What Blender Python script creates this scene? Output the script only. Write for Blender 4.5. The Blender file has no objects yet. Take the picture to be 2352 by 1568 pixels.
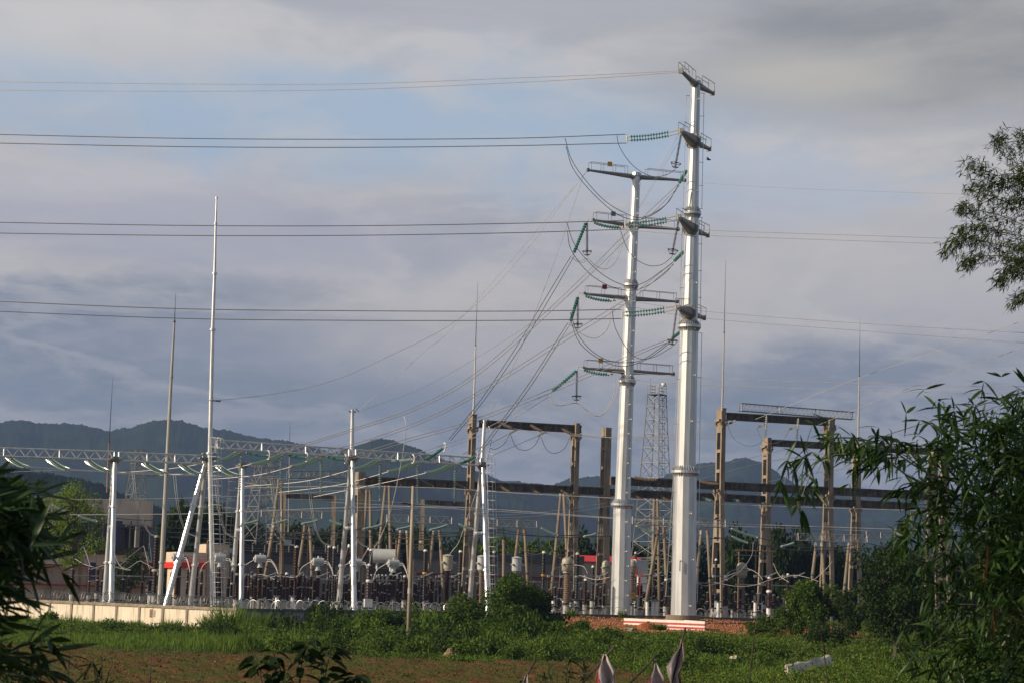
import bpy, math, random
import numpy as np
from mathutils import Vector, Matrix
random.seed(7)
RNG = np.random.default_rng(11)
S = bpy.context.scene
COL = S.collection
F = 5000.0; CAMH = 5.45
_a = math.radians(96.4); _r = math.radians(1.8)
CAMROT = Matrix.Rotation(_a, 3, 'X') @ Matrix.Rotation(_r, 3, 'Z')
V = Vector
UP = V((0, 0, 1))
E1 = V((0.951, 0.309, 0)); E2 = V((-0.309, 0.951, 0))      # the yard's own two directions
YARD = 0.6

def P(px, py, D):
    """point of the photograph (2352 px wide) set at its distance D in metres"""
    d = CAMROT @ V(((px - 1176) / F, (784 - py) / F, -1))
    return d * (D / d.y) + V((0, 0, CAMH))
def row(px, D0):
    return D0 / (1 - .325 * (px - 1176) / F)
def ss(a, b, x):
    t = np.clip((x - a) / (b - a), 0, 1)
    return t * t * (3 - 2 * t)

# ------------------------------------------------------------------ materials
def mat(name, c1, c2=None, rough=.6, metal=0, scale=3, stretch=(1, 1, 1), bump=0, bscale=None, lo=.35, hi=.65, detail=4,
        spec=.5, streak=None, trans=0, island=None, coat=0):
    m = bpy.data.materials.new(name); m.use_nodes = True
    nt = m.node_tree; N = nt.nodes; L = nt.links
    b = N['Principled BSDF']
    b.inputs['Roughness'].default_value = rough; b.inputs['Metallic'].default_value = metal
    b.inputs['Specular IOR Level'].default_value = spec
    if coat: b.inputs['Coat Weight'].default_value = coat
    c2 = c2 or tuple(x * .75 for x in c1)
    geo = N.new('ShaderNodeNewGeometry')
    mp = N.new('ShaderNodeMapping'); mp.inputs['Scale'].default_value = stretch
    L.new(geo.outputs['Position'], mp.inputs['Vector'])
    nz = N.new('ShaderNodeTexNoise'); nz.inputs['Scale'].default_value = scale; nz.inputs['Detail'].default_value = detail
    L.new(mp.outputs[0], nz.inputs['Vector'])
    rp = N.new('ShaderNodeValToRGB')
    rp.color_ramp.elements[0].position = lo; rp.color_ramp.elements[0].color = (*c1, 1)
    rp.color_ramp.elements[1].position = hi; rp.color_ramp.elements[1].color = (*c2, 1)
    L.new(nz.outputs['Fac'], rp.inputs['Fac'])
    col = rp.outputs['Color']
    if island:
        rr = N.new('ShaderNodeValToRGB')
        rr.color_ramp.elements[0].color = (*island[0], 1); rr.color_ramp.elements[1].color = (*island[1], 1)
        if len(island) > 2:
            e = rr.color_ramp.elements.new(.5); e.color = (*island[2], 1)
        L.new(geo.outputs['Random Per Island'], rr.inputs['Fac'])
        mx = N.new('ShaderNodeMix'); mx.data_type = 'RGBA'; mx.inputs['Factor'].default_value = .55
        L.new(col, mx.inputs[6]); L.new(rr.outputs['Color'], mx.inputs[7]); col = mx.outputs[2]
    if streak:
        n2 = N.new('ShaderNodeTexNoise'); n2.inputs['Scale'].default_value = streak[1]; n2.inputs['Detail'].default_value = 6
        mp2 = N.new('ShaderNodeMapping'); mp2.inputs['Scale'].default_value = streak[2]
        L.new(geo.outputs['Position'], mp2.inputs['Vector']); L.new(mp2.outputs[0], n2.inputs['Vector'])
        r2 = N.new('ShaderNodeMapRange'); r2.inputs['From Min'].default_value = streak[3]; r2.inputs['From Max'].default_value = streak[4]
        L.new(n2.outputs['Fac'], r2.inputs['Value'])
        mx = N.new('ShaderNodeMix'); mx.data_type = 'RGBA'
        L.new(r2.outputs[0], mx.inputs['Factor']); L.new(col, mx.inputs[6]); mx.inputs[7].default_value = (*streak[0], 1)
        col = mx.outputs[2]
    L.new(col, b.inputs['Base Color'])
    if bump:
        n3 = N.new('ShaderNodeTexNoise'); n3.inputs['Scale'].default_value = bscale or scale * 4; n3.inputs['Detail'].default_value = 5
        L.new(geo.outputs['Position'], n3.inputs['Vector'])
        bp = N.new('ShaderNodeBump'); bp.inputs['Strength'].default_value = bump; bp.inputs['Distance'].default_value = .1
        L.new(n3.outputs['Fac'], bp.inputs['Height']); L.new(bp.outputs[0], b.inputs['Normal'])
    if trans:
        t = N.new('ShaderNodeBsdfTranslucent'); L.new(col, t.inputs['Color'])
        ms = N.new('ShaderNodeMixShader'); ms.inputs[0].default_value = trans
        L.new(b.outputs[0], ms.inputs[1]); L.new(t.outputs[0], ms.inputs[2])
        L.new(ms.outputs[0], N['Material Output'].inputs['Surface'])
    return m

M = dict(
    galv=mat('galvanised_steel', (.74, .75, .75), (.56, .58, .59), .36, .62, 1.3, (1, 1, .3), detail=10, lo=.3, hi=.7, streak=((.42, .42, .40), 1.1, (2, 2, .12), .5, .75)),
    galvd=mat('dull_galvanised_steel', (.30, .30, .29), (.21, .21, .205), .55, .4, 3),
    silver=mat('new_galvanised_tube', (.74, .75, .75), (.60, .61, .61), .36, .62, 4, (1, 1, .3), streak=((.36, .36, .35), 2, (2, 2, .2), .5, .8)),
    white=mat('white_painted_metal', (.80, .80, .78), (.70, .69, .66), .5, 0, 5),
    alu=mat('aluminium_conductor', (.52, .49, .46), (.42, .39, .36), .55, .3, 2),
    dwire=mat('weathered_dark_conductor', (.10, .095, .09), (.07, .065, .06), .6, .2, 2),
    lwire=mat('bright_new_conductor', (.70, .68, .64), (.58, .56, .52), .5, .3, 2),
    conc=mat('weathered_concrete', (.32, .255, .19), (.23, .185, .135), .85, 0, 1.1, (1, 1, .5), .35, 9, streak=((.085, .07, .055), 1.6, (2.2, 2.2, .22), .52, .72)),
    beamc=mat('dark_concrete_beam', (.15, .128, .105), (.08, .068, .058), .9, 0, 1.2, (1, 1, 1), .3, 8, streak=((.045, .04, .035), 1.3, (1.6, 1.6, .25), .45, .65)),  # base tone darker than the column concrete, with darker streaks
    pole=mat('smooth_tan_concrete', (.24, .19, .13), (.18, .14, .10), .8, 0, 1.5, (1, 1, .3), .1, 9, streak=((.20, .165, .125), 2, (2, 2, .15), .55, .8)),
    upole=mat('pale_tan_concrete', (.40, .33, .24), (.32, .26, .19), .8, 0, 1.5, (1, 1, .3), .1, 9, streak=((.22, .18, .13), 2, (2, 2, .15), .55, .8)),
    polegrey=mat('grey_spun_concrete', (.44, .42, .385), (.36, .345, .32), .8, 0, 2, (1, 1, .3), streak=((.24, .225, .2), 2.5, (2, 2, .15), .55, .8)),
    rust=mat('rusty_steel', (.22, .10, .05), (.30, .22, .17), .8, .1, 6),
    brown=mat('brown_glazed_porcelain', (.030, .011, .008), (.020, .008, .007), .45, 0, 8, spec=.3),
    ribbrown=mat('grey_brown_porcelain', (.24, .175, .125), (.17, .12, .085), .5, 0, 6),
    black=mat('black_silicone', (.018, .016, .018), (.012, .011, .012), .45, 0, 8),
    maroon=mat('maroon_silicone', (.060, .022, .022), (.042, .016, .017), .4, 0, 8),
    green=mat('green_glass', (.055, .25, .19), (.03, .16, .125), .15, 0, 12, spec=.9, coat=.5),
    pgreen=mat('pale_green_glass', (.40, .54, .47), (.28, .42, .36), .15, 0, 9, spec=.9, coat=.5),
    ggreen=mat('dusty_green_glass', (.22, .32, .29), (.15, .23, .21), .3, 0, 9, spec=.7),
    brstr=mat('dusty_brown_disc', (.22, .17, .125), (.15, .11, .08), .45, 0, 9),
    wstr=mat('white_disc', (.62, .61, .52), (.5, .49, .42), .4, 0, 9),
    grey=mat('grey_painted_tank', (.50, .52, .52), (.44, .46, .46), .4, .05, 4, streak=((.34, .34, .33), 3, (2, 2, .2), .55, .8)),
    beige=mat('beige_painted_tank', (.42, .39, .29), (.35, .325, .24), .5, 0, 4, streak=((.22, .2, .15), 3, (2, 2, .2), .55, .8)),
    dark=mat('dark_steel', (.06, .06, .06), (.04, .04, .042), .6, .3, 5),
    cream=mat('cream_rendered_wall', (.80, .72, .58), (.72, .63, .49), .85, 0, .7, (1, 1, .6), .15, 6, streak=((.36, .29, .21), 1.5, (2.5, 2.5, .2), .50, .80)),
    shadew=mat('shade_grey_wall_render', (.40, .39, .39), (.32, .31, .31), .9, 0, .8, (1, 1, .5), .15, 6, streak=((.15, .145, .14), 1.4, (2.5, 2.5, .15), .5, .7)),  # shade on the wall's unlit side put into the base grey, plus streaks
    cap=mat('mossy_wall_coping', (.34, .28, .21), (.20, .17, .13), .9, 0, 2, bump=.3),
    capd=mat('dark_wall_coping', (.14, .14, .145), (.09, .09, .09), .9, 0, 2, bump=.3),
    taupe=mat('taupe_facade', (.60, .52, .43), (.52, .45, .37), .85, 0, .6, streak=((.14, .12, .105), 1, (1.5, 1.5, .15), .55, .8)),
    cfac=mat('cream_facade', (.62, .50, .38), (.56, .45, .34), .85, 0, 1),
    gfac=mat('grey_facade', (.24, .225, .21), (.19, .18, .17), .85, 0, .8),
    droof=mat('slate_blue_roof', (.095, .10, .12), (.075, .08, .095), .7, 0, 1),
    red=mat('red_paint', (.72, .035, .022), (.60, .03, .022), .5, 0, 3),
    dred=mat('dark_red_trim', (.30, .03, .03), (.24, .025, .025), .6, 0, 3),
    blue=mat('dark_blue_panel', (.02, .022, .085), (.015, .018, .06), .5, 0, 2),
    glass=mat('dark_window_glass', (.02, .022, .028), (.012, .014, .018), .12, 0, 1, spec=.6),
    yellow=mat('yellow_paint', (.72, .42, .03), (.6, .35, .03), .5, 0, 3),
    soil=mat('ploughed_soil', (.145, .070, .028), (.06, .031, .014), .95, 0, .9, (1, 1, 1), .9, 4, lo=.3, hi=.7, detail=8, spec=.1, streak=((.062, .066, .015), .35, (1, 1.6, 1), .42, .58)),
    earth=mat('weedy_earth', (.035, .045, .014), (.05, .04, .018), .95, 0, .5, (1, 1, 1), .6, 5),
    redsoil=mat('red_rubble_soil', (.33, .105, .030), (.17, .052, .018), .95, 0, 1.4, (1, 1, 1), .8, 5, lo=.3, hi=.7, detail=8),
    gravel=mat('yard_gravel', (.28, .26, .24), (.18, .17, .16), .95, 0, 2, bump=.6),
    stone=mat('orange_rubble', (.38, .125, .045), (.24, .07, .025), .9, 0, 4, island=((.42, .15, .055), (.16, .05, .02), (.48, .26, .14))),
    brick=mat('pale_brown_stone', (.34, .22, .13), (.22, .14, .08), .9, 0, 4, island=((.42, .30, .2), (.2, .11, .06))),
    rock=mat('bleached_board', (.66, .60, .50), (.46, .39, .29), .85, 0, 3),
    striper=mat('faded_red_stripe', (.42, .06, .07), (.50, .12, .12), .8, 0, 5),
    stripew=mat('white_painted_masonry', (.85, .80, .74), (.74, .68, .6), .8, 0, 2, bump=.1),
    hill=mat('forested_hill', (.006, .016, .008), (.020, .034, .012), 1, 0, .018, (1, 1, 1), 1, .05, lo=.3, hi=.7, detail=10, spec=0),
    bark=mat('bark', (.10, .08, .055), (.06, .048, .035), .9, 0, 8, bump=.3),
    culm=mat('bamboo_culm', (.10, .11, .035), (.07, .07, .03), .5, 0, 3),
    cloth=mat('dirty_white_cloth', (.86, .80, .78), (.68, .56, .55), .9, 0, 7, trans=.45),
    clothr=mat('red_cloth', (.50, .07, .07), (.40, .09, .09), .9, 0, 9, trans=.2),
)
def leafmat(name, a, b, c, trans=.3, rough=.6, spec=.15):
    return mat(name, a, b, rough, 0, .6, trans=trans, island=(a, c, b), spec=spec)
M['leafA'] = leafmat('bush_leaf', (.080, .142, .018), (.036, .074, .010), (.145, .205, .028))
M['leafB'] = leafmat('dark_bush_leaf', (.034, .064, .013), (.020, .040, .009), (.055, .095, .018))  # darker bush leaf; also puts shade into the right-hand trees' colour
M['leafY'] = leafmat('fresh_yellow_green_leaf', (.19, .27, .025), (.12, .19, .018), (.26, .33, .04))
M['leafT'] = leafmat('far_tree_leaf', (.026, .052, .010), (.015, .032, .007), (.045, .080, .014))
M['weed'] = leafmat('weed_leaf', (.115, .19, .020), (.046, .092, .011), (.20, .27, .035))
M['grass'] = leafmat('grass_blade', (.125, .215, .024), (.075, .14, .016), (.21, .27, .05))
M['dry'] = leafmat('dry_straw', (.22, .14, .055), (.14, .085, .035), (.10, .10, .03))
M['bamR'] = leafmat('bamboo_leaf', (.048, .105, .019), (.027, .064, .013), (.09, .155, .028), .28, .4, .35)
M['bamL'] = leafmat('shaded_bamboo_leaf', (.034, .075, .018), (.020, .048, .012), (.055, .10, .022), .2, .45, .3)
M['bamF'] = leafmat('fine_bamboo_leaf', (.050, .082, .018), (.030, .052, .012), (.10, .10, .03), .2)
M['darkplant'] = leafmat('dark_weed_leaf', (.028, .058, .014), (.016, .034, .009), (.045, .08, .018), .2)

# ------------------------------------------------------------------ mesh building
def frame_of(t):
    t = t.normalized()
    a = UP if abs(t.z) < .95 else V((1, 0, 0))
    u = t.cross(a).normalized(); return u, u.cross(t).normalized()

class MB:
    def __init__(s): s.v = []; s.f = []
    def add(s, vs, fs):
        n = len(s.v); s.v += [tuple(v) for v in vs]; s.f += [tuple(i + n for i in f) for f in fs]
    def tube(s, pts, r, n=8, cap=True):
        pts = [V(p) for p in pts]; k = len(pts)
        rs = r if isinstance(r, (list, tuple)) else [r] * k
        vs = []; fs = []
        u = w = None
        for i, p in enumerate(pts):
            t = pts[min(i + 1, k - 1)] - pts[max(i - 1, 0)]
            if t.length < 1e-9: t = UP.copy()
            if u is None: u, w = frame_of(t)
            else:
                t.normalize(); u = (u - t * u.dot(t))
                u = u.normalized() if u.length > 1e-6 else frame_of(t)[0]; w = u.cross(t).normalized()
            for j in range(n):
                a = 2 * math.pi * (j + .5) / n
                vs.append(p + (u * math.cos(a) + w * math.sin(a)) * rs[i])
        for i in range(k - 1):
            for j in range(n):
                a = i * n + j; b = i * n + (j + 1) % n
                fs.append((a, a + n, b + n, b))
        if cap: fs += [tuple(range(n)), tuple(reversed(range((k - 1) * n, k * n)))]
        s.add(vs, fs); return s
    def cyl(s, a, b, r0, r1=None, n=8): return s.tube([a, b], [r0, r0 if r1 is None else r1], n)
    def obox(s, c, ax, ay, az, hx, hy, hz):
        c = V(c); vs = []
        for i in (-1, 1):
            for j in (-1, 1):
                for k in (-1, 1): vs.append(c + ax * hx * i + ay * hy * j + az * hz * k)
        s.add(vs, [(0, 1, 3, 2), (4, 6, 7, 5), (0, 4, 5, 1), (2, 3, 7, 6), (0, 2, 6, 4), (1, 5, 7, 3)]); return s
    def box(s, c, hx, hy, hz): return s.obox(c, E1, E2, UP, hx, hy, hz)      # in the yard's directions
    def bar(s, a, b, w, h=None, side=None):
        a = V(a); b = V(b); t = (b - a); l = t.length; t.normalize()
        u, q = frame_of(t)
        if side is not None:
            u = (side - t * side.dot(t)).normalized(); q = u.cross(t)
        return s.obox((a + b) / 2, t, u, q, l / 2, w / 2, (h or w) / 2)
    def lathe(s, base, prof, n=12, axis=UP):
        axis = axis.normalized(); base = V(base)
        return s.tube([base + axis * z for z, r in prof], [max(r, .002) for z, r in prof], n)
    def sheds(s, a, b, r, pitch=.16, n=10, core=.68, alt=1.0):
        """ribbed insulator body from a to b"""
        a = V(a); b = V(b); L = (b - a).length; k = max(3, int(L / pitch)); pts = []; rs = []
        for i in range(k):
            rr = r * (alt if i % 2 else 1)
            for t, q in ((.05, core * r), (.35, rr), (.6, rr * .97), (.72, core * r)):
                pts.append(a.lerp(b, (i + t) / k)); rs.append(q)
        return s.tube(pts, rs, n)
    def build(s, name, m, parent=None, smooth=False, loc=None):
        me = bpy.data.meshes.new(name)
        o = bpy.data.objects.new(name, me)
        L = V((0, 0, 0))
        if parent is not None:
            q = parent
            while q is not None: L = L + V(q.location); q = q.parent
            o.parent = parent
        elif loc is not None: L = V(loc); o.location = L
        else:
            z = min(v[2] for v in s.v); k = len(s.v)
            L = V((sum(v[0] for v in s.v) / k, sum(v[1] for v in s.v) / k, z)); o.location = L
        me.from_pydata([(v[0] - L.x, v[1] - L.y, v[2] - L.z) for v in s.v], [], s.f)
        me.materials.append(M[m])
        if smooth: me.polygons.foreach_set('use_smooth', [True] * len(me.polygons))
        me.update(); COL.objects.link(o); return o

def tag(o, label=None, cat=None, group=None, kind=None):
    if label: o['label'] = label
    if cat: o['category'] = cat
    if group: o['group'] = group
    if kind: o['kind'] = kind
    return o
def thing(name, label, cat, loc, group=None):
    o = bpy.data.objects.new(name, None); COL.objects.link(o); o.location = loc; o.empty_display_size = .3
    return tag(o, label, cat, group)
def dup(root, loc, scale=None, rz=0, label=None, group=None):
    def cp(o, par):
        c = o.copy(); COL.objects.link(c); c.parent = par
        for ch in list(o.children): cp(ch, c)
        return c
    r = cp(root, None); r.location = loc
    if scale is not None: r.scale = scale if isinstance(scale, (tuple, list, Vector)) else (scale,) * 3
    r.rotation_euler = (0, 0, rz)
    if label: r['label'] = label
    if group: r['group'] = group
    return r
def npobj(name, verts, faces, m, parent=None, loc=(0, 0, 0), smooth=False):
    verts = np.asarray(verts, np.float32); faces = np.asarray(faces, np.int32)
    me = bpy.data.meshes.new(name); k = faces.shape[1]
    me.vertices.add(len(verts)); me.vertices.foreach_set('co', verts.ravel())
    me.loops.add(faces.size); me.loops.foreach_set('vertex_index', faces.ravel())
    me.polygons.add(len(faces)); me.polygons.foreach_set('loop_start', np.arange(0, faces.size, k, dtype=np.int32))
    me.polygons.foreach_set('loop_total', np.full(len(faces), k, np.int32))
    if smooth: me.polygons.foreach_set('use_smooth', np.ones(len(faces), bool))
    me.update(calc_edges=True); me.materials.append(M[m])
    o = bpy.data.objects.new(name, me); COL.objects.link(o); o.location = loc
    if parent is not None: o.parent = parent
    return o
def unit(a): return a / np.maximum(np.linalg.norm(a, axis=-1, keepdims=True), 1e-9)
def leaves(C, D, L, W, bend=.0):
    """one diamond leaf at each point C along direction D"""
    n = len(C); D = unit(D)
    s = unit(np.cross(D, unit(RNG.normal(size=(n, 3)))))
    L = np.broadcast_to(L, (n,))[:, None]; W = np.broadcast_to(W, (n,))[:, None]
    dn = np.array([0, 0, -1.0]) * L * bend
    v = np.stack([C, C + D * L * .45 + s * W * .5, C + D * L + dn, C + D * L * .45 - s * W * .5], 1).reshape(-1, 3)
    return v, np.arange(4 * n).reshape(n, 4)
def lance(C, D, L, W, droop=.35):
    """long bamboo leaves: folded lanceolate blades of ten vertices each"""
    n = len(C); D = unit(D)
    s = unit(np.cross(D, unit(RNG.normal(size=(n, 3)) * .6 + np.array([0, 0, 1.])))); nn = np.cross(s, D)
    L = np.broadcast_to(L, (n,))[:, None]; W = np.broadcast_to(W, (n,))[:, None]
    g = np.array([0, 0, -1.0]); V_ = []
    for t, w in ((0, .12), (.22, .85), (.5, 1.), (.78, .6), (1., .03)):
        c = C + D * L * t + g * L * droop * t * t
        V_ += [c - s * W * .5 * w + nn * W * .14 * w, c, c + s * W * .5 * w + nn * W * .14 * w]
    v = np.stack(V_, 1).reshape(-1, 3); b = np.arange(n)[:, None] * 15
    fs = []
    for i in range(4):
        a = 3 * i
        fs += [b + np.array([a, a + 1, a + 4, a + 3]), b + np.array([a + 1, a + 2, a + 5, a + 4])]
    return v, np.concatenate(fs)
def join(parts):
    vs = []; fs = []; n = 0
    for v, f in parts: vs.append(v); fs.append(f + n); n += len(v)
    return np.concatenate(vs), np.concatenate(fs)
def rdir(n): return unit(RNG.normal(size=(n, 3)))
def crown(clumps, rad, n, L, W, seed=None):
    """leaves scattered through clumps (array of centres with radii)"""
    k = len(clumps); per = np.maximum(4, (n * rad ** 2 / np.sum(rad ** 2)).astype(int))
    idx = np.repeat(np.arange(k), per); d = rdir(len(idx))
    r = RNG.random(len(idx)) ** .45
    C = clumps[idx] + d * (rad[idx] * r)[:, None] * np.array([1, 1, .8])
    D = d * .8 + RNG.normal(size=d.shape) * .6 + np.array([0, 0, -.15])
    return leaves(C, D, L * (.7 + .6 * RNG.random(len(idx))), W * (.7 + .6 * RNG.random(len(idx))), .15)
def smooth_path(pts, n=28):
    pts = [V(p) for p in pts]
    if len(pts) == 2: return [pts[0].lerp(pts[1], i / 4) for i in range(5)]
    q = [pts[0] * 2 - pts[1]] + pts + [pts[-1] * 2 - pts[-2]]
    out = []; per = max(3, n // (len(pts) - 1))
    for i in range(1, len(q) - 2):
        a, b, c, d = q[i - 1], q[i], q[i + 1], q[i + 2]
        for k in range(per):
            t = k / per
            out.append(.5 * ((2 * b) + (c - a) * t + (2 * a - 5 * b + 4 * c - d) * t * t + (3 * b - a - 3 * c + d) * t ** 3))
    return out + [pts[-1]]

ORD = ['first', 'second', 'third', 'fourth', 'fifth', 'sixth', 'seventh', 'eighth', 'ninth', 'tenth', 'eleventh', 'twelfth', 'thirteenth', 'fourteenth', 'fifteenth', 'sixteenth', 'seventeenth', 'eighteenth']
LMK = [(-400, 'left edge bamboo'), (250, 'leftmost silver A-frame'), (385, 'slim grey mast'), (487, 'white ladder mast'), (562, 'rear silver A-frame'),
       (812, 'stub post A-frame'), (943, 'bare utility pole'), (1112, 'caged ladder A-frame'), (1322, 'second tall column'), (1400, 'red sign column'),
       (1430, 'shorter white tower'), (1570, 'tallest white tower'), (1656, 'red rod column'), (1762, 'stocky concrete column'), (1905, 'leafy concrete column')]
LMK2 = sorted(LMK + [(612, 'third drum transformer'), (688, 'plain brown bushing'), (740, 'fourth drum transformer'), (774, 'twin dark bushings'), (856, 'white collared arrester'), (909, 'sixth drum transformer'), (984, 'first yellow banded bushing'), (1036, 'beige flat lidded transformer'), (1064, 'first green banded bushing'), (1256, 'second yellow banded bushing'), (1310, 'olive dome topped transformer'), (1459, 'ribbed column with yellow sign'), (1710, 'pale beige dome transformer')])
def where(xs, LMK=LMK):
    """for x positions: 'second right of the ...' phrases, in the order given"""
    out = {}; cnt = {}
    for i in sorted(range(len(xs)), key=lambda i: xs[i]):
        lm = [n for x, n in LMK if x <= xs[i]][-1]
        c = cnt.get(lm, 0); cnt[lm] = c + 1
        out[i] = f'{ORD[min(c, 17)]} right of the {lm}'
    return [out[i] for i in range(len(xs))]
# ------------------------------------------------------------------ camera, sky, sun
cd = bpy.data.cameras.new('camera'); cam = bpy.data.objects.new('camera', cd); COL.objects.link(cam)
cd.sensor_width = 36; cd.lens = 36 * F / 2352; cd.clip_end = 30000; cd.clip_start = .1
cam.matrix_world = Matrix.Translation((0, 0, CAMH)) @ CAMROT.to_4x4()
cd.dof.use_dof = True; cd.dof.focus_distance = 215; cd.dof.aperture_fstop = 18
S.camera = cam
SUN_EL, SUN_AZ = 24, 73                      # the sun stands to the left, slightly behind the camera
sdir = V((-math.sin(math.radians(SUN_AZ)) * math.cos(math.radians(SUN_EL)), -math.cos(math.radians(SUN_AZ)) * math.cos(math.radians(SUN_EL)), math.sin(math.radians(SUN_EL))))
ld = bpy.data.lights.new('sun', 'SUN'); ld.energy = 4.9; ld.angle = math.radians(.5); ld.color = (1, .83, .62)
lo = bpy.data.objects.new('sun', ld); COL.objects.link(lo); lo.rotation_euler = sdir.to_track_quat('Z', 'Y').to_euler()
S.view_settings.view_transform = 'Standard'; S.view_settings.look = 'None'; S.view_settings.gamma = 1; S.view_settings.exposure = .16
S.render.film_transparent = False

W = bpy.data.worlds.new('World'); S.world = W; W.use_nodes = True
nt = W.node_tree; N = nt.nodes; L = nt.links; N.clear()
def nd(t, **k):
    n = N.new(t)
    for a, b in k.items(): setattr(n, a, b)
    return n
def mth(op, a, b=None, c=None, clamp=False):
    n = nd('ShaderNodeMath', operation=op); n.use_clamp = clamp
    for i, x in enumerate((a, b, c)):
        if x is None: continue
        if isinstance(x, (int, float)): n.inputs[i].default_value = x
        else: L.new(x, n.inputs[i])
    return n.outputs[0]
def mixc(f, a, b):
    n = nd('ShaderNodeMix', data_type='RGBA')
    for sck, x in ((n.inputs['Factor'], f), (n.inputs[6], a), (n.inputs[7], b)):
        if isinstance(x, (int, float)): sck.default_value = x
        elif isinstance(x, tuple): sck.default_value = (*x, 1)
        else: L.new(x, sck)
    return n.outputs[2]
def rng(x, a, b, smooth=True):
    n = nd('ShaderNodeMapRange', interpolation_type='SMOOTHSTEP' if smooth else 'LINEAR'); L.new(x, n.inputs['Value'])
    n.inputs['From Min'].default_value = a; n.inputs['From Max'].default_value = b; return n.outputs[0]
def ramp(x, stops):
    n = nd('ShaderNodeValToRGB'); L.new(x, n.inputs['Fac']); r = n.color_ramp
    while len(r.elements) < len(stops): r.elements.new(.5)
    for e, (p, c) in zip(r.elements, stops): e.position = p; e.color = (*c, 1)
    return n.outputs['Color']
sky = nd('ShaderNodeTexSky', sky_type='NISHITA'); sky.sun_disc = False
sky.sun_elevation = math.radians(SUN_EL); sky.sun_rotation = math.radians(180 + SUN_AZ)
sky.air_density = 1.0; sky.dust_density = 1.2; sky.ozone_density = 1.5
tc = nd('ShaderNodeTexCoord'); sp = nd('ShaderNodeSeparateXYZ'); L.new(tc.outputs['Generated'], sp.inputs[0])
X, Y, Z = sp.outputs
el = mth('ARCSINE', Z); az = mth('ARCTAN2', X, Y)
def noise(sx, sy, sc, det, off=0, rough=.55, dist=0):
    cb = nd('ShaderNodeCombineXYZ'); L.new(mth('MULTIPLY', az, sx), cb.inputs[0]); L.new(mth('MULTIPLY', el, sy), cb.inputs[1]); cb.inputs[2].default_value = off
    n = nd('ShaderNodeTexNoise'); n.inputs['Scale'].default_value = sc; n.inputs['Detail'].default_value = det
    n.inputs['Roughness'].default_value = rough; n.inputs['Distortion'].default_value = dist
    L.new(cb.outputs[0], n.inputs['Vector']); return n.outputs['Fac']
def blob(a0, e0, ra, re, wob=.0):
    da = mth('DIVIDE', mth('SUBTRACT', az, a0), ra); de = mth('DIVIDE', mth('SUBTRACT', el, e0), re)
    d = mth('SQRT', mth('ADD', mth('MULTIPLY', da, da), mth('MULTIPLY', de, de)))
    return mth('ADD', d, mth('MULTIPLY', mth('SUBTRACT', nA, .5), wob))
nA = noise(9, 21, 1, 10, 3.1, .62, .25); nB = noise(5, 26, 1, 8, 9.4, .55, .2); nC = noise(20, 52, 1, 10, 1.7, .66, .15); nD = noise(4, 40, 1, 8, 5.2, .6, .1); nE = noise(7, 24, 1, 10, 12.3, .6, .4)
els = mth('ADD', el, mth('ADD', mth('MULTIPLY', mth('SUBTRACT', nA, .5), .095), mth('MULTIPLY', mth('SUBTRACT', nB, .5), .05)))
t = rng(els, 0, .32, False)
k = 11.4
c = lambda r, g, b: (r * k, g * k, b * k)
cl = ramp(t, [(0, c(.185, .21, .262)), (.15, c(.205, .23, .285)), (.26, c(.165, .198, .255)), (.36, c(.21, .235, .29)), (.415, c(.41, .395, .40)),
              (.50, c(.335, .345, .385)), (.58, c(.41, .40, .41)), (.67, c(.46, .455, .46)), (.80, c(.43, .43, .445)), (1, c(.38, .385, .405))])
pat = rng(nC, .42, .70)                                     # small billows
cl = mixc(mth('MULTIPLY', pat, .30), cl, c(.49, .465, .47))
lay = rng(nD, .52, .68); cl = mixc(mth('MULTIPLY', lay, .30), cl, c(.265, .285, .355))
big = rng(nE, .46, .62); cl = mixc(mth('MULTIPLY', big, .34), cl, c(.29, .30, .35))
edge = mth('MULTIPLY', rng(nE, .40, .47), mth('SUBTRACT', 1.0, rng(nE, .47, .53))); cl = mixc(mth('MULTIPLY', edge, .28), cl, c(.50, .47, .465))
pale = rng(blob(.01, .115, .13, .03, 1.6), 1.2, .2); cl = mixc(mth('MULTIPLY', pale, .6), cl, c(.50, .46, .44))
pale2 = rng(blob(-.19, .172, .10, .018, 1.8), 1.2, .2); cl = mixc(mth('MULTIPLY', pale2, .5), cl, c(.48, .465, .48))
lil = rng(blob(-.13, .155, .12, .022, 1.8), 1.1, .4); cl = mixc(mth('MULTIPLY', lil, .6), cl, c(.325, .33, .395))
rt = rng(blob(.19, .16, .12, .06, 1.2), 1.1, .3); cl = mixc(mth('MULTIPLY', rt, .6), cl, c(.475, .45, .44))
blue = rng(blob(-.03, .212, .20, .030, 3.0), 1.35, .2)
skyb = mixc(.85, sky.outputs[0], c(.325, .42, .54))
base = mixc(mth('MULTIPLY', blue, .9), cl, skyb)
blue2 = rng(blob(.115, .19, .07, .022, 2.4), 1.1, .4); base = mixc(mth('MULTIPLY', blue2, .5), base, c(.36, .42, .52))
dk = rng(blob(.20, .246, .17, .043, 1.5), 1.3, .3); dcol = mixc(rng(nE, .40, .66), c(.205, .215, .23), c(.31, .305, .295))
base = mixc(mth('MULTIPLY', dk, .90), base, dcol)
crm = rng(blob(.135, .236, .065, .018, 2.0), 1.2, .2); base = mixc(mth('MULTIPLY', crm, .75), base, c(.44, .42, .385))
tl = rng(blob(-.19, .252, .10, .022, 2.2), 1.2, .2); base = mixc(mth('MULTIPLY', tl, .6), base, c(.53, .515, .50))
topc = rng(blob(.02, .275, .10, .025, 1.6), 1.2, .3); base = mixc(mth('MULTIPLY', topc, .6), base, c(.355, .36, .40))
back = mixc(.30, c(.17, .185, .22), sky.outputs[0])           # the rest of the sky, behind and above
front = mth('MULTIPLY', rng(el, .45, .30), rng(Y, .2, .7))
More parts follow.
